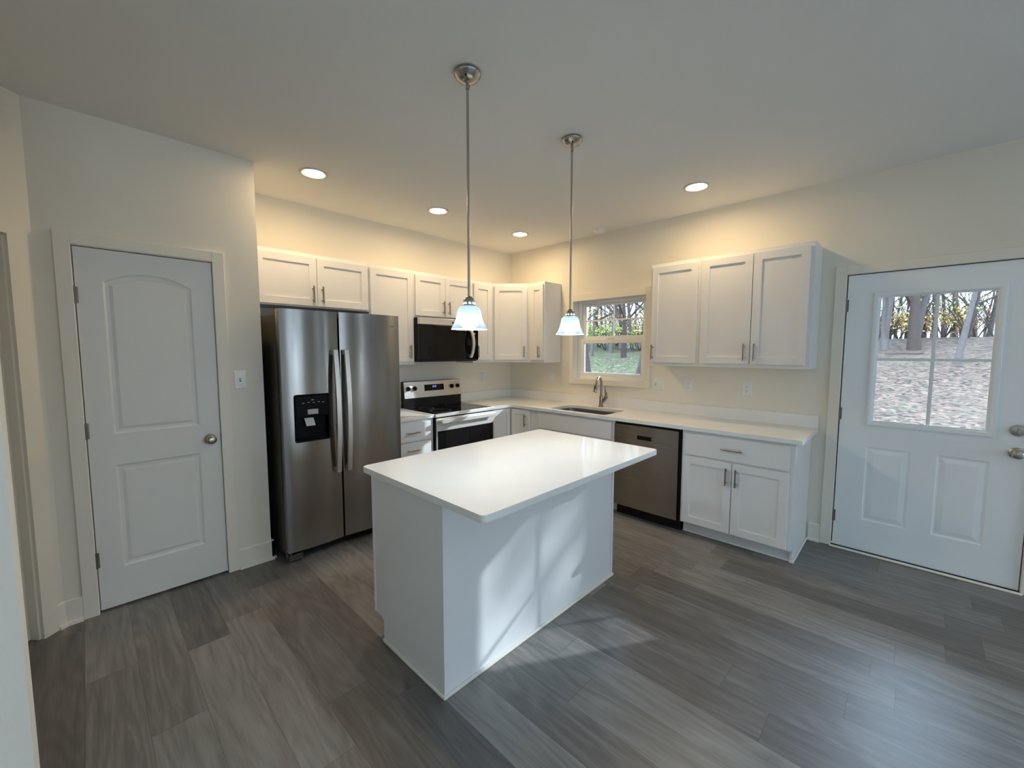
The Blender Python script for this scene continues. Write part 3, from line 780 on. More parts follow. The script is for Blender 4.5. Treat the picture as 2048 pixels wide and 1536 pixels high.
# ------------------------------------------------------------------ refrigerator
fx0, fx1, fy = -3.062, -2.157, -.825
t = thing('refrigerator', 'stainless steel side-by-side refrigerator with ice and water dispenser', 'refrigerator', ((fx0+fx1)/2, -.40, 0))
ox, oy = (fx0+fx1)/2, -.40
W2 = (fx1-fx0)/2
mb = MB(); mb.box(-W2+.004, W2-.004, -.735-oy, -.05-oy, .045, 1.764, .004); mb.build('body', 'fridge_side', t)
mb = MB(); mb.box(-W2+.01, W2-.01, -.75-oy, -.736-oy, .09, 1.755); mb.build('gasket', 'rubber', t)
gap = -2.662-ox
DI = (-2.987-ox, -2.751-ox, .868, 1.198)       # dispenser opening
def cdoor(name, x0, x1, z0, z1, hole=None):
    """door whose face bows out toward its middle"""
    yb, yf, sag = -.752-oy, fy-oy+.010, .014
    n = 28; mb = MB()
    def yy(x): u = (x-x0)/(x1-x0)*2-1; return yf - sag*(1-abs(u)**2.2) - .002
    xs = [x0+.002+(x1-x0-.004)*i/n for i in range(n+1)]
    if hole: xs = sorted([x for x in xs if abs(x-hole[0]) > .008 and abs(x-hole[1]) > .008] + [hole[0], hole[1]])
    zs = [z0, z1] if not hole else [z0, hole[2], hole[3], z1]
    g = [[mb.bm.verts.new((x, yy(x), z)) for z in zs] for x in xs]
    for i in range(len(xs)-1):
        for j in range(len(zs)-1):
            if hole and j == 1 and hole[0]-1e-6 <= xs[i] < hole[1]-1e-6: continue
            f = mb.bm.faces.new((g[i][j], g[i+1][j], g[i+1][j+1], g[i][j+1])); f.smooth = True
    # edges and back
    def side(pts):
        q = [mb.bm.verts.new((p.co.x, yb, p.co.z)) for p in pts]
        for k in range(len(pts)-1): mb.bm.faces.new((pts[k], pts[k+1], q[k+1], q[k]))
    side([r[0] for r in g]); side([r[-1] for r in g]); side(g[0]); side(g[-1])
    mb.box(x0+.003, x1-.003, yb, yb+.012, z0+.002, z1-.002)
    if hole:
        # turn the opening's rim inward
        ii = [i for i, x in enumerate(xs) if hole[0]-1e-6 <= x <= hole[1]+1e-6]
        rim = [g[i][1] for i in ii] + [g[i][2] for i in reversed(ii)]
        q = [mb.bm.verts.new((p.co.x, p.co.y+.05, p.co.z)) for p in rim]
        for k in range(len(rim)): mb.bm.faces.new((rim[k], rim[(k+1) % len(rim)], q[(k+1) % len(rim)], q[k]))
    o = mb.build(name, 'steel', t, sharp=40); return o, yy
ld, yl = cdoor('freezer_door', -W2, gap-.005, .085, 1.794, DI)
rd, yr = cdoor('fridge_door', gap+.005, W2, .085, 1.794)
def bow_handle(parent, x, z0, z1, yface, out0, out1, w=.030, th=.012, n=18, m='steel_flat'):
    mb = MB(); rows = []
    for i in range(n+1):
        u = i/n; z = z0+(z1-z0)*u; o_ = out0+(out1-out0)*(1-(2*u-1)**2)
        y = yface-o_
        rows.append([(x-w/2, y+th*.5, z), (x-w/2+.004, y-th*.5, z), (x+w/2-.004, y-th*.5, z), (x+w/2, y+th*.5, z)])
    mb.loops(rows)
    for z in (z0+.02, z1-.02): mb.box(x-w*.3, x+w*.3, yface-out0, yface+.02, z-.015, z+.015)
    return mb.build('handle', m, parent, sharp=30)
bow_handle(ld, -2.703-ox, .604, 1.516, fy-oy, .030, .062, .040)
bow_handle(rd, -2.622-ox, .604, 1.516, fy-oy, .030, .062, .040)
# dispenser, set into the freezer door
yd = fy-oy-.006
mb = MB()
def rr(x0, x1, z0, z1, y, i=0, r=.014):
    return [(x, y, z) for x, z in rounded([(x0+i, z0+i), (x1-i, z0+i), (x1-i, z1-i), (x0+i, z1-i)], max(.003, r-i*.5), 4)]
mb.loops([rr(*DI, yd+.012, -.004), rr(*DI, yd-.001, -.004), rr(*DI, yd-.003, 0), rr(*DI, yd-.001, .006), rr(*DI, yd+.050, .010)], cap0=False)
disp = mb.build('dispenser_housing', 'disp', ld)
mb = MB(); mb.box(DI[0]+.007, DI[1]-.007, yd-.002, yd+.03, 1.045, DI[3]-.007, .002); mb.build('control_panel', 'disp', disp)
xm = (DI[0]+DI[1])/2
mb = MB(); mb.box(xm-.036, xm+.040, yd-.0035, yd+.004, 1.056, 1.096, .003); mb.build('label_plate', 'chrome', disp)
mb = MB(); mb.loops([[(xm-.05, yd+.024, 1.030), (xm+.012, yd+.024, 1.030), (xm+.012, yd+.034, 1.030), (xm-.05, yd+.034, 1.030)], [(xm-.042, yd+.006, .975), (xm+.020, yd+.006, .975), (xm+.020, yd+.016, .975), (xm-.042, yd+.016, .975)]]); mb.build('paddle', 'chrome', disp)
for k, dx in enumerate((-.06, -.025, .01, .045, .075)):
    mb = MB(); mb.box(xm+dx-.008, xm+dx+.006, yd-.0026, yd-.0021, 1.138+.004*(k % 2), 1.142+.004*(k % 2)); mb.build('button_mark', 'chrome', disp)
mb = MB(); mb.box(xm-.008, xm+.012, yd-.0026, yd-.0021, 1.158, 1.163); mb.build('button_mark', 'chrome', disp)
mb = MB(); mb.box(DI[0]+.02, DI[1]-.02, yd-.002, yd+.04, DI[2]+.012, DI[2]+.020, .002); mb.build('drip_tray', 'disp', disp)
# toe grille, hinge cover and feet
mb = MB(); mb.box(-W2+.09, W2-.09, -.745-oy, -.70-oy, .03, .078)
for k in range(3): mb.box(-W2+.10, W2-.10, -.749-oy, -.744-oy, .036+.014*k, .042+.014*k)
mb.build('toe_grille', 'black', t)
for s in (-1, 1):
    mb = MB(); xa = s*(W2-.055)
    mb.box(xa-.05, xa+.05, -.80-oy, -.735-oy, .012, .058, .004); mb.box(xa-.05, xa+.05, -.775-oy, -.735-oy, .060, .080, .003)
    mb.tube([(s*(W2-.02), -.80-oy, .058), (s*(W2-.02), -.80-oy, .084)], .010, 10)
    f = mb.build('foot_bracket', 'fridge_side', t)
    mb = MB(); mb.lathe([(0, 0), (.022, 0), (.022, .012), (0, .013)], (xa, -.70-oy, 0)); mb.build('levelling_foot', 'black', f)
for xx in (-W2+.05, W2-.05):
    mb = MB(); mb.box(xx-.035, xx+.035, -.80-oy, -.66-oy, 1.7645, 1.782, .004); mb.build('hinge_cover', 'fridge_side', t)
def text(txt, size, m, parent, loc, rot, ext=.0004):
    cu = bpy.data.curves.new(txt, 'FONT'); cu.body = txt; cu.size = size; cu.extrude = ext; cu.align_x = 'CENTER'
    o = bpy.data.objects.new('tmp', cu); COL.objects.link(o)
    me = bpy.data.meshes.new_from_object(o.evaluated_get(bpy.context.evaluated_depsgraph_get()))
    bpy.data.objects.remove(o)
    me.materials.clear(); me.materials.append(MT[m])
    q = bpy.data.objects.new('badge', me); COL.objects.link(q); q.parent = parent; q.location = loc; q.rotation_euler = rot
    return q
xb = -2.245-ox
text('Whirlpool', .020, 'chrome', rd, (xb, yr(xb)-.0006, 1.700), (math.pi/2, 0, 0))

# ------------------------------------------------------------------ range
rx0, rx1 = -1.6835, -.9180
t = thing('range', 'freestanding stainless electric range with black glass cooktop', 'range', ((rx0+rx1)/2, -.33, 0))
ox, oy = (rx0+rx1)/2, -.33; RW = (rx1-rx0)/2
mb = MB(); mb.box(-RW+.002, RW-.002, -.625-oy, -.02-oy, .05, .890); mb.build('body', 'black', t)
mb = MB(); mb.box(-RW, RW, -.628-oy, -.085-oy, .8905, .9045, .003); mb.build('cooktop', 'bglass', t)
mb = MB(); mb.box(-RW, RW, -.655-oy, -.6285-oy, .872, .906, .004, 2); mb.build('front_trim', 'steel_flat', t)
mb = MB(); mb.loops([[(x, y-oy, z) for y, z in ((-.085, .905), (-.02, .905), (-.02, 1.182), (-.060, 1.182), (-.066, 1.176), (-.085, 1.008))] for x in (-RW+.012, RW)]); bg = mb.build('backguard', 'black', t)
mb = MB(); mb.loops([[(x, y-oy, z) for y, z in ((-.0875, 1.006), (-.070, 1.006), (-.050, 1.1835), (-.063, 1.1835), (-.0685, 1.177))] for x in (-RW+.014, RW+.001)]); cp = mb.build('control_panel', 'steel_flat', t)
def py(z): return -.0875 + (z-1.006)/(1.177-1.006)*(.019) - oy     # sloped face
mb = MB(); a, c = -1.418-ox, -1.159-ox
mb.loops([[(a, py(z)-q, z) if k in (0, 3) else (c, py(z)-q, z) for k, z in enumerate((1.072, 1.072, 1.140, 1.140))] for q in (-.004, .0012)]); ds = mb.build('display', 'bglass', cp)
mb = MB(); zc = 1.117; xc = -1.292-ox
for k in range(4):
    x = xc-.021+.012*k+(.005 if k > 1 else 0)
    mb.box(x, x+.0075, py(zc)-.0022, py(zc)-.0014, zc-.008, zc-.0055); mb.box(x, x+.0075, py(zc)-.0022, py(zc)-.0014, zc+.0055, zc+.008); mb.box(x+.0055, x+.0078, py(zc)-.0022, py(zc)-.0014, zc-.008, zc+.008)
mb.build('clock_digits', 'glow_blue', ds)
for x in (-1.620, -1.541, -1.049, -.965):
    mb = MB(); z = 1.107; y0_ = py(z)
    mb.lathe([(0, -.002), (.023, -.002), (.024, .004), (.021, .018), (.0195, .021), (0, .0215)], (x-ox, y0_, z), '-y', 24)
    kb = mb.build('knob', 'black', cp)
    mb = MB(); mb.box(x-ox-.0045, x-ox+.0045, y0_-.034, y0_-.020, z-.019, z+.019, .002); mb.build('grip', 'black', kb)
mb = MB(); mb.box(-RW+.004, RW-.004, -.648-oy, -.6255-oy, .205, .862, .004); od = mb.build('oven_door', 'black', t)
mb = MB(); mb.box(-RW+.003, RW-.003, -.658-oy, -.6485-oy, .735, .862, .003); mb.box(-RW+.003, -RW+.018, -.658-oy, -.6485-oy, .205, .7345, .002); mb.box(RW-.018, RW-.003, -.658-oy, -.6485-oy, .205, .7345, .002); mb.build('door_trim', 'steel_flat', od)
mb = MB(); mb.box(-RW+.0185, RW-.0185, -.655-oy, -.6485-oy, .207, .7345, .002); mb.build('oven_glass', 'bglass', od)
mb = MB(); mb.box(-.352, .352, -.715-oy, -.697-oy, .814, .856, .005, 2)
for s in (-.335, .335): mb.box(s-.014, s+.014, -.70-oy, -.655-oy, .822, .848, .003)
mb.build('handle', 'steel_flat', od)
mb = MB(); mb.box(-RW+.004, RW-.004, -.652-oy, -.6255-oy, .06, .198, .004); mb.build('storage_drawer', 'steel', t)
for s in (-1, 1):
    for y in (-.58, -.08):
        mb = MB(); mb.lathe([(0, 0), (.018, 0), (.018, .052), (0, .052)], (s*(RW-.05), y-oy, 0)); mb.build('foot', 'black', t)
for x, y, r in ((-.19, -.47, .105), (.19, -.47, .085), (-.19, -.22, .075), (.19, -.22, .105)):
    mb = MB(); mb.lathe([(r, .0), (r+.0025, .0), (r+.0025, .0003), (r, .0003)], (x, y-oy, .9046), n=40, closed=True)
    mb.build('burner_ring', 'chrome', t)

# ------------------------------------------------------------------ over-the-range microwave
mx0, mx1 = -1.6820, -.9180
t = thing('microwave', 'black glass over-the-range microwave with stainless top strip under the short cabinet', 'microwave', ((mx0+mx1)/2, -.20, 1.405))
ox, oy, oz = (mx0+mx1)/2, -.20, 1.405; MW = (mx1-mx0)/2
mb = MB(); mb.box(-MW, MW, -.365-oy, -.003-oy, .003, .4345, .003); mb.build('body', 'black', t)
mb = MB(); mb.box(-MW, MW, -.400-oy, -.3655-oy, .367, .433, .003); vs = mb.build('vent_strip', 'steel_flat', t)
mb = MB(); mb.lathe([(0, 0), (.011, 0), (.011, .0015), (0, .002)], (.030, -.400-oy, .398), '-y', 20); mb.build('emblem', 'slot', vs)
mb = MB(); mb.box(-MW, MW-.118, -.402-oy, -.3655-oy, .012, .365, .003); md = mb.build('door', 'bglass', t)
mb = MB(); mb.box(MW-.1165, MW, -.402-oy, -.3655-oy, .012, .365, .003); cp = mb.build('control_panel', 'bglass', t)
mb = MB(); xx = -.980-ox
for k in range(3): mb.box(xx-.016+.011*k, xx-.008+.011*k, -.4032-oy, -.4022-oy, .284, .298)
mb.build('clock_digits', mat_blue := emit('pale_blue_display', (.45, .6, 1), .5), cp)
mb = MB(); mb.box(-MW+.02, MW-.02, -.392-oy, -.05-oy, -.006, .0025); mb.box(-MW, MW, -.398-oy, -.366-oy, .003, .0115); mb.build('grease_filter', 'black', t)
bow_handle(md, -1.044-ox, .030, .345, -.402-oy, .022, .070, .040, .012)

# ------------------------------------------------------------------ dishwasher
t = thing('dishwasher', 'stainless dishwasher with pocket handle under the long countertop', 'dishwasher', (-.610, -1.9547, 0), RB)
DW = .6112
mb = MB(); mb.box(.004, DW-.004, .0, .58, .10, .870); mb.build('tub', 'black', t)
yq = -.030; mb = MB()
x0, x1, z0, z1 = .008, .596, .105, .851
pk = (.172, .361)     # recessed band and pocket
band = (.060, .531, .734, .770); pocket = (.230, .362, .735, .771)
outs = mb.holed(rect(x0, x1, z0, z1, yq), [[(x, yq, z) for x, z in ((band[0], band[2]), (band[1], band[2]), (band[1], band[3]), (band[0], band[3]))]])
bk = [mb.bm.verts.new(p) for p in rect(x0, x1, z0, z1, -.001)]
for k in range(4): mb.bm.faces.new((outs[0][k], bk[k], bk[(k+1) % 4], outs[0][(k+1) % 4]))
mb.bm.faces.new(bk)
row = [mb.bm.verts.new((v.co.x+(.002 if v.co.x < .3 else -.002), yq+.004, v.co.z)) for v in outs[1]]
for k in range(4): mb.bm.faces.new((outs[1][k], outs[1][(k+1) % 4], row[(k+1) % 4], row[k]))
pv = [mb.bm.verts.new(p) for p in ((pocket[0], yq+.004, band[2]), (pocket[1], yq+.004, band[2]), (pocket[1], yq+.004, band[3]), (pocket[0], yq+.004, band[3]))]
mb.bm.faces.new((row[0], pv[0], pv[3], row[3])); mb.bm.faces.new((pv[1], row[1], row[2], pv[2]))
dd = mb.build('door', 'steel_dw', t)
mb = MB(); mb.box(pocket[0]-.001, pocket[1]+.001, yq+.0235, yq+.0245, band[2]-.001, band[3]+.001); mb.box(pocket[0], pocket[1], yq+.003, yq+.0235, band[3]-.012, band[3], .002); mb.build('pocket_handle', 'black', dd)
mb = MB(); mb.box(.074, .156, yq-.0005, yq+.0002, .824, .8265); mb.build('badge', 'slot', dd)
mb = MB(); mb.box(.008, .600, .045, .06, .0, .100); mb.build('toe_panel', 'black', t)

# ------------------------------------------------------------------ wall plates
def plate_box(t, w, h):
    mb = MB(); mb.loops([rect(-w/2, w/2, -h/2, h/2, 0), rect(-w/2, w/2, -h/2, h/2, -.003), rect(-w/2, w/2, -h/2, h/2, -.006, .005)]); return mb.build('cover_plate', 'plate', t)
def toggle(t, x=0):
    mb = MB(); mb.box(x-.005, x+.005, -.0065, -.0055, -.012, .012)
    mb.build('toggle_slot', 'slot', t)
    mb = MB(); mb.loops([[(x-.004, -.006, -.006), (x+.004, -.006, -.006), (x+.004, -.006, .006), (x-.004, -.006, .006)], [(x-.003, -.018, .003), (x+.003, -.018, .003), (x+.003, -.018, .009), (x-.003, -.018, .009)]]); mb.build('toggle', 'plate', t)
    screws(t, x, .030)
def screws(t, x, dz):
    for s in (-1, 1):
        mb = MB(); mb.lathe([(0, 0), (.003, 0), (.0025, .001), (0, .0012)], (x, -.006, s*dz), '-y', 10); mb.build('screw', 'plate', t)
def sockets(t, x=0):
    for s in (-1, 1):
        mb = MB(); mb.lathe([(0, 0), (.0165, 0), (.016, .002), (0, .0022)], (x, -.006, s*.0195), '-y', 20); r = mb.build('receptacle', 'plate', t)
        mb = MB()
        for dx in (-.0065, .0065): mb.box(x+dx-.001, x+dx+.001, -.0086, -.0081, s*.0195+.001, s*.0195+.009)
        mb.box(x-.0025, x+.0025, -.0086, -.0081, s*.0195-.010, s*.0195-.005); mb.build('slots', 'slot', r)
    mb = MB(); mb.lathe([(0, 0), (.003, 0), (.0025, .001), (0, .0012)], (x, -.006, 0), '-y', 10); mb.build('screw', 'plate', t)
t = thing('light_switch', 'single white toggle switch plate between the pantry door and the refrigerator', 'switch', (-3.2535, YP, 1.311)); plate_box(t, .074, .121); toggle(t)
t = thing('light_switch', 'wide white plate with a toggle switch and an outlet beside the window', 'switch', (0, -2.072, 1.180), RB); plate_box(t, .118, .118); toggle(t, -.023)
mb = MB(); mb.box(.010, .036, -.0075, -.006, -.032, .032, .001); mb.build('rocker', 'plate', t)
for lab, loc, rz in (('white duplex outlet beneath the single-door cabinet, beside the wide switch plate', (0, -2.373, 1.182), RB),
                     ('white duplex outlet beneath the double-door cabinet, nearest the back door', (0, -2.871, 1.181), RB),
                     ('white duplex outlet left of the window, beneath the narrow cabinet', (0, -.704, 1.190), RB),
                     ('white duplex outlet on the wall between range and room corner', (-.499, 0, 1.181), 0)):
    t = thing('wall_outlet', lab, 'outlet', loc, rz, 'duplex outlets above the counter'); plate_box(t, .076, .121); sockets(t)

# ------------------------------------------------------------------ pendants
def pendant(label, x, y, zb):
    t = thing('pendant_light', label, 'pendant lamp', (x, y, H), 0, 'pendant lights above the island')
    mb = MB(); mb.lathe([(0, -.001), (.055, -.001), (.0615, -.006), (.0615, -.014), (.055, -.018), (.048, -.030), (.026, -.038), (.012, -.040), (0, -.0405)]); cn = mb.build('canopy', 'nickel', t)
    for a in (40, 220):
        mb = MB(); mb.lathe([(0, 0), (.005, 0), (.005, -.006), (0, -.008)], (.040*math.cos(math.radians(a)), .040*math.sin(math.radians(a)), -.032), n=10)
        mb.build('canopy_screw', 'black', cn)
    z = zb-H
    mb = MB(); mb.tube([(0, 0, -.038), (0, 0, -.075)], .0085, 12); mb.tube([(0, 0, -.07), (0, 0, z+.150)], .0062, 12); mb.build('stem', 'nickel', t)
    mb = MB(); mb.lathe([(0, z+.156), (.012, z+.155), (.020, z+.148), (.0275, z+.138), (.0285, z+.130), (.024, z+.128), (.024, z+.116), (.031, z+.1155), (.032, z+.111), (.0, z+.110)]); cap = mb.build('socket_cup', 'nickel', t)
    mb = MB()
    for k in range(8):
        a = math.pi/4*k+.2
        mb.lathe([(0, -.0005), (.0045, -.0005), (.0045, .002), (0, .003)], (0, 0, 0), n=4) if False else None
        mb.box(.0240*math.cos(a)-.004, .0240*math.cos(a)+.004, .0240*math.sin(a)-.004, .0240*math.sin(a)+.004, z+.118, z+.1265)
    mb.build('vent_window', 'bulb_glow', cap)
    prof_o = [(.030, .111), (.040, .109), (.050, .101), (.0555, .088), (.059, .068), (.064, .046), (.072, .026), (.083, .010), (.0865, .002), (.0860, 0)]
    prof_i = [(r-.003, h-.001) for r, h in reversed(prof_o[:-1])]
    mb = MB(); mb.lathe([(r, z+h) for r, h in prof_o], n=40); mb.build('shade', 'shade', t, smooth=True, sharp=80)
    mb = MB(); mb.lathe([(0, z+.003), (.022, z+.006), (.036, z+.016), (.039, z+.028), (.033, z+.042), (.018, z+.056)], n=20); bu = mb.build('bulb', 'bulb', t)
    mb = MB(); mb.lathe([(.018, z+.0565), (.015, z+.064), (.0135, z+.075), (.0135, z+.108), (0, z+.108)], n=20); mb.build('bulb_neck', 'plate', bu)
    return t
MT['bulb_glow'] = emit('cup_slot_glow', (.8, .9, 1.0), 1.1)
pendant('nearer bell-shaped white glass pendant, hung in front of the microwave', -2.687, -2.35, 1.611)
pendant('farther bell-shaped white glass pendant, hung in front of the kitchen window', -1.868, -2.345, 1.611)
MT['bulb'].node_tree.nodes['Principled BSDF'].inputs['Emission Strength'].default_value = PEND_W*6

# ------------------------------------------------------------------ recessed lights and smoke alarm
for lab, x, y in (('recessed ceiling light above the refrigerator, next to the pantry wall', -2.764, -.729), ('recessed ceiling light above the range, middle of the row', -1.675, -.720),
                  ('recessed ceiling light nearest the room corner', -.607, -.743), ('recessed ceiling light above the cabinets between window and back door', -.610, -2.613)):
    t = thing('recessed_light', lab, 'ceiling light', (x, y, H), 0, 'recessed ceiling lights')
    mb = MB(); mb.lathe([(.096, -.0005), (.095, -.006), (.088, -.009), (.074, -.007), (.066, -.0005)], n=40); mb.build('trim_ring', 'trimring', t)
    mb = MB(); mb.lathe([(.0655, -.0010), (.05, -.0020), (0, -.0025)], n=40); mb.build('lens', 'lens', t)
t = thing('smoke_alarm', 'low round white smoke alarm on the ceiling near the window wall', 'alarm', (-.150, -1.452, H))
mb = MB(); mb.lathe([(0, 0), (.072, 0), (.072, -.010), (.066, -.014), (0, -.0145)], n=32); mb.build('base_ring', 'plate', t)
mb = MB(); mb.lathe([(.060, -.0147), (.060, -.026), (.050, -.036), (0, -.038)], n=32); mb.build('cover', 'plate', t)

# ------------------------------------------------------------------ outdoors
def gz(x, y):
    s = max(0, x-.2)
    z = -.30 + .125*min(s, 18) + .02*max(0, s-18)
    return z + .05*math.sin(.9*x+.5*y) + .04*math.sin(.7*y-.4*x)*min(1, s/3)
mb = MB(); nx, ny = 60, 60
g = [[mb.bm.verts.new((.17+55*(i/nx)**1.4, -22+60*j/ny, gz(.17+55*(i/nx)**1.4, -22+60*j/ny))) for j in range(ny+1)] for i in range(nx+1)]
for i in range(nx):
    for j in range(ny): mb.bm.faces.new((g[i][j], g[i+1][j], g[i+1][j+1], g[i][j+1])).smooth = True
gr = mb.build('ground', 'ground'); struct(gr)

def leaves(mb, c, r, n, size, rnd, flat=.8):
    for _ in range(n):
        d = Vector((rnd.gauss(0, 1), rnd.gauss(0, 1), rnd.gauss(0, 1)))
        p = Vector(c) + d.normalized()*r*rnd.random()**.5*Vector((1, 1, flat)).length/1.6
        a = Vector((rnd.uniform(-1, 1), rnd.uniform(-1, 1), rnd.uniform(-1, 1))).normalized()*size*rnd.uniform(.6, 1.3)
        w = a.cross(Vector((rnd.uniform(-1, 1), rnd.uniform(-1, 1), rnd.uniform(-1, 1)))).normalized()*a.length*.5
        mb.bm.faces.new([mb.bm.verts.new(q) for q in (p-a, p+w, p+a, p-w)])
def tree(label, x, y, r, hgt, lean=(0, 0), m='bark', leaf=None, nleaf=0, fork=None, group=None, seed=0, depth=3, z_first=.35):
    rnd = random.Random(seed); r *= .62
    t = thing('tree', label, 'tree', (x, y, gz(x, y)-.05), 0, group)
    tr = MB(); br = MB(); tips = []
    def grow(p, d, L, rad, lev, mb):
        n = 4 if lev else 7
        pts = [p]; rs = [rad]; q = p
        for i in range(n):
            d = (d + Vector((rnd.uniform(-1, 1), rnd.uniform(-1, 1), rnd.uniform(-.3, .5)))*(.10 if lev == 0 else .22)).normalized()
            if lev == 0: d = (d*.7 + d0*.3).normalized()
            q = q + d*L/n; pts.append(q); rs.append(rad*(1-(i+1)/n*(.62 if lev == 0 else .6)))
        if lev == 0: rs[0] *= 1.45
        mb.tube(pts, rs, 8 if lev == 0 else (5 if lev == 1 else 3), cap=False)
        tips.append(q)
        if lev >= depth: return
        for k in range((14 if lev == 0 else 5)):
            u = rnd.uniform(z_first, 1) if lev == 0 else rnd.uniform(.25, 1)
            i = min(n-1, int(u*n)); f = u*n-i
            pp = pts[i].lerp(pts[i+1], f); a = rnd.uniform(0, 2*math.pi)
            nd = (d*.45 + Vector((math.cos(a), math.sin(a), rnd.uniform(.1, .8)))).normalized()
            grow(pp, nd, L*rnd.uniform(.28, .45), max(.006, rs[i]*.5), lev+1, br)
    d0 = Vector((lean[0], lean[1], 1)).normalized()
    grow(Vector((0, 0, 0)), d0, hgt, r, 0, tr)
    if fork:
        for fz, fx, fyy, fr in fork: grow(d0*fz, Vector((fx, fyy, 1)).normalized(), hgt*.7, fr, 1, tr)
    tr.build('trunk', m, t, smooth=True); br.build('branches', m, t, smooth=True)
    if leaf:
        lf = MB()
        for _ in range(nleaf//8):
            leaves(lf, rnd.choice(tips), .5, 8, .075, rnd)
        lf.build('foliage', leaf, t, recalc=False)
    return t
tree('dark thick forked tree in the middle of the left door panes', 15.5, -3.92, .23, 11, (.02, .03), 'bark', 'leaf_y', 500, fork=[(1.5, -.03, .28, .13), (1.7, .1, -.32, .11)], seed=3)
tree('pale grey leaning tree standing nearest, behind the right door panes', 12.0, -4.74, .095, 9, (.02, -.13), 'pale_bark', 'leaf_g', 300, seed=11)
tree('pale multi-stemmed tree at the hinge side edge of the door glass', 15.5, -3.18, .15, 10, (.03, .0), 'pale_bark', 'leaf_g', 300, fork=[(.25, .05, -.14, .09), (.2, 0, -.24, .07)], seed=5)
tree('dark thick tree standing in the lawn behind the hinge side of the window sashes', 7.6, 3.83, .17, 9, (0, .02), 'bark', 'leaf_y', 250, seed=8)
st_ = tree('tall thin-crowned tree out of view toward the sun, added to dapple its light', 12.0, -11.22, .20, 13, (.01, -.01), 'bark', 'leaf_y', 300, seed=33)
mb = MB(); rn = random.Random(12)
for y0, y1, z0, z1, n in ((-11.47, -11.15, 6.95, 8.15, 75), (-11.72, -11.47, 7.72, 8.2, 26), (-11.45, -11.08, 7.75, 8.35, 50)):  # extra leaf clumps added out of view to block sun from the island
    for _ in range(n):
        leaves(mb, (rn.uniform(-.3, .3), rn.uniform(y0, y1)+11.22, rn.uniform(z0, z1)-gz(12, -11.22)+.05), .03, 1, .085, rn)
mb.build('foliage', 'leaf_y', st_, recalc=False)
tree('rough leaning tree close to the house behind the lower window sash', 3.6, .10, .20, 7, (.02, -.22), 'bark', None, 0, seed=21)
D_LAB = 'slender bare woodland tree seen through the back door glass'
W_LAB = 'slender bare woodland tree seen through the kitchen window'
rn = random.Random(4)
def wedge(x, s0, s1, u): return -3.885 + (x+3.978)*(s0+(s1-s0)*u)
for k in range(24):
    x = 17 + .7*k + rn.uniform(-.5, .5); u = ((k*0.382) % 1)
    tree(D_LAB, x, wedge(x, .055, -.10, u), rn.uniform(.06, .13), rn.uniform(8, 12), (rn.uniform(-.08, .08), rn.uniform(-.1, .1)), 'pale_bark' if k % 3 else 'bark',
         ('leaf_y', 'leaf_g', None, 'leaf_o', None)[k % 5], 380, group='trees beyond the back door', seed=40+k, z_first=.12)
for k in range(26):
    x = 11.5 + .7*k + rn.uniform(-.4, .4); u = ((k*.618+.1) % 1)
    tree(W_LAB, x, wedge(x, .74, .48, u), rn.uniform(.07, .16), rn.uniform(8, 12), (rn.uniform(-.06, .06), rn.uniform(-.06, .06)), 'bark' if k % 2 else 'pale_bark',
         ('leaf_y', 'leaf_g', None, 'leaf_y', None)[k % 5], 600, group='trees beyond the kitchen window', seed=90+k, z_first=.12)
for k in range(14):
    x = 15 + 1.3*(k % 7) + rn.uniform(-.4, .4); a = (.10 + .022*(k//2)) if k % 2 else (-.13 - .03*(k//2))
    tree(D_LAB, x, wedge(x, a, a, 0), rn.uniform(.08, .15), rn.uniform(8, 12), (rn.uniform(-.06, .06), rn.uniform(-.08, .08)), 'pale_bark' if k % 3 else 'bark', ('leaf_y', None, 'leaf_o')[k % 3], 300, group='trees beyond the back door', seed=140+k, z_first=.12)
for k in range(10):
    x = 13 + 1.6*(k % 5) + rn.uniform(-.4, .4); a = (.47 - .035*(k//2)) if k % 2 else (.78 + .05*(k//2))
    tree(W_LAB, x, wedge(x, a, a, 0), rn.uniform(.08, .15), rn.uniform(8, 12), (rn.uniform(-.06, .06), rn.uniform(-.06, .06)), 'bark' if k % 2 else 'pale_bark', ('leaf_y', None, 'leaf_g')[k % 3], 300, group='trees beyond the kitchen window', seed=160+k, z_first=.12)
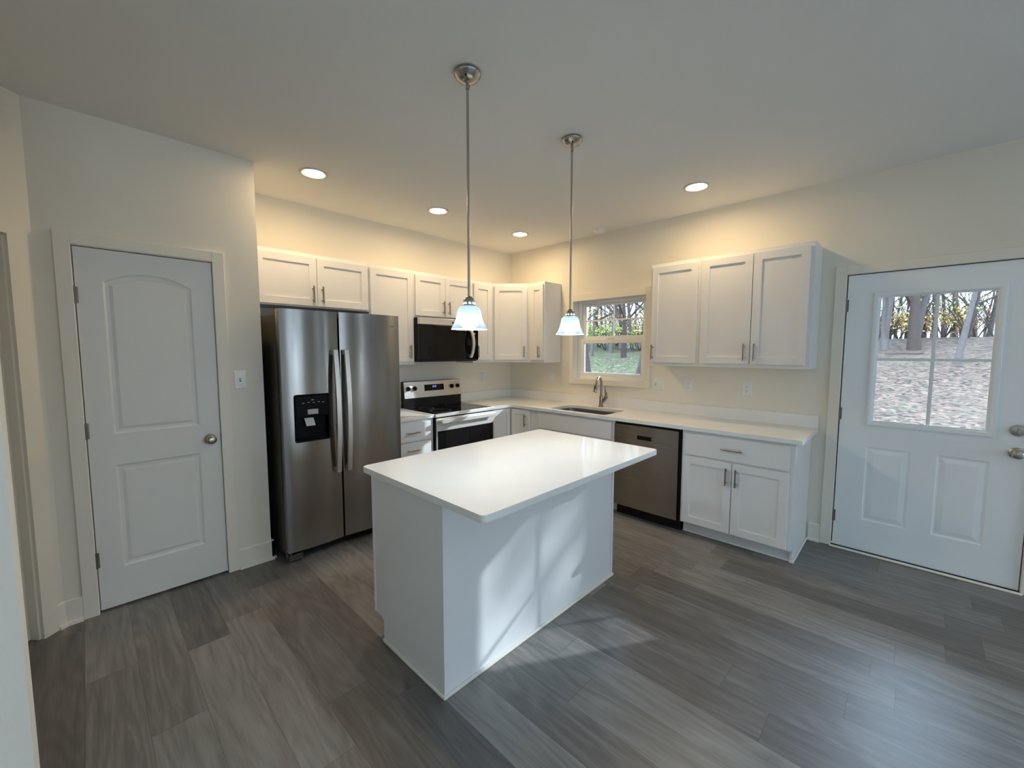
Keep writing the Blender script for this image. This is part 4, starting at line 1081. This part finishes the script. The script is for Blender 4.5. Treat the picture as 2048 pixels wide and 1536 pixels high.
def shrub(label, x, y, r, leaf, seed, group=None, dens=60):
    rnd = random.Random(seed); t = thing('shrub', label, 'shrub', (x, y, gz(x, y)-.03), 0, group)
    st = MB(); lf = MB()
    for k in range(9):
        a = rnd.uniform(0, 6.28); e = Vector((math.cos(a)*r*.6, math.sin(a)*r*.6, r*rnd.uniform(.7, 1.3)))
        st.tube([(0, 0, 0), tuple(e*.5+Vector((0, 0, .1*r))), tuple(e)], [.018, .012, .004], 4, cap=False)
        leaves(lf, e, r*.55, dens, .06, rnd)
        for _ in range(5):
            b_ = Vector((rnd.uniform(-1, 1), rnd.uniform(-1, 1), rnd.uniform(.4, 1.4)))*r*.5
            st.tube([tuple(e*rnd.uniform(.4, 1)), tuple(e*.8+b_)], [.010, .004], 3, cap=False)
    st.build('stems', 'bark', t); lf.build('foliage', leaf, t, recalc=False)
for k in range(7):
    x = 15.5 + (k % 3)*1.6; u = (k+.5)/7
    shrub('low yellow-green bush at the edge of the woods beyond the kitchen window', x, wedge(x, .73, .49, u), .8, ('leaf_g', 'leaf_g', 'leaf_y')[k % 3], 200+k, 'bushes beyond the kitchen window')
for k in range(4):
    x = 19 + (k % 2)*2; u = (k+.5)/4
    shrub('yellow autumn bush among the trunks beyond the back door', x, wedge(x, .05, -.09, u), .7, ('leaf_y', 'leaf_o')[k % 2], 230+k, 'bushes beyond the back door')
for k in range(6):
    x = 18 + (k % 4)*1.5; u = (k+.5)/6
    shrub('tangled thin brush between the tree trunks beyond the back door', x, wedge(x, .06, -.105, u), 1.3, ('leaf_y', 'leaf_g', 'leaf_o')[k % 3], 300+k, 'brush beyond the back door', 10)
for k in range(10):
    x = 19 + (k % 4)*1.5; u = (k+.5)/10
    shrub('tangled thin brush between the tree trunks beyond the kitchen window', x, wedge(x, .74, .48, u), 1.5, ('leaf_y', 'leaf_g', 'leaf_y')[k % 3], 330+k, 'brush beyond the kitchen window', 14)
t = thing('shed', 'small shed with a red roof edge in the woods beyond the window', 'shed', (17.0, 6.75, gz(17, 6.75)))
mb = MB(); mb.box(-.7, .7, -.9, .9, -.2, .75); mb.build('walls', 'shed', t)
mb = MB(); mb.loops([[(-.85, y, .75), (-.85, y, .80), (.85, y, .94), (.85, y, .88)] for y in (-1.05, 1.05)]); mb.build('roof', 'red', t)
t = thing('fallen_log', 'fallen log lying at the foot of the dark forked tree', 'log', (14.6, -3.7, gz(14.6, -3.7)))
mb = MB(); mb.tube([(-.05, .45, 0), (.03, .1, .02), (.0, -.2, .0), (.05, -.45, .03)], [.04, .06, .055, .04], 8); mb.build('trunk', 'bark', t)
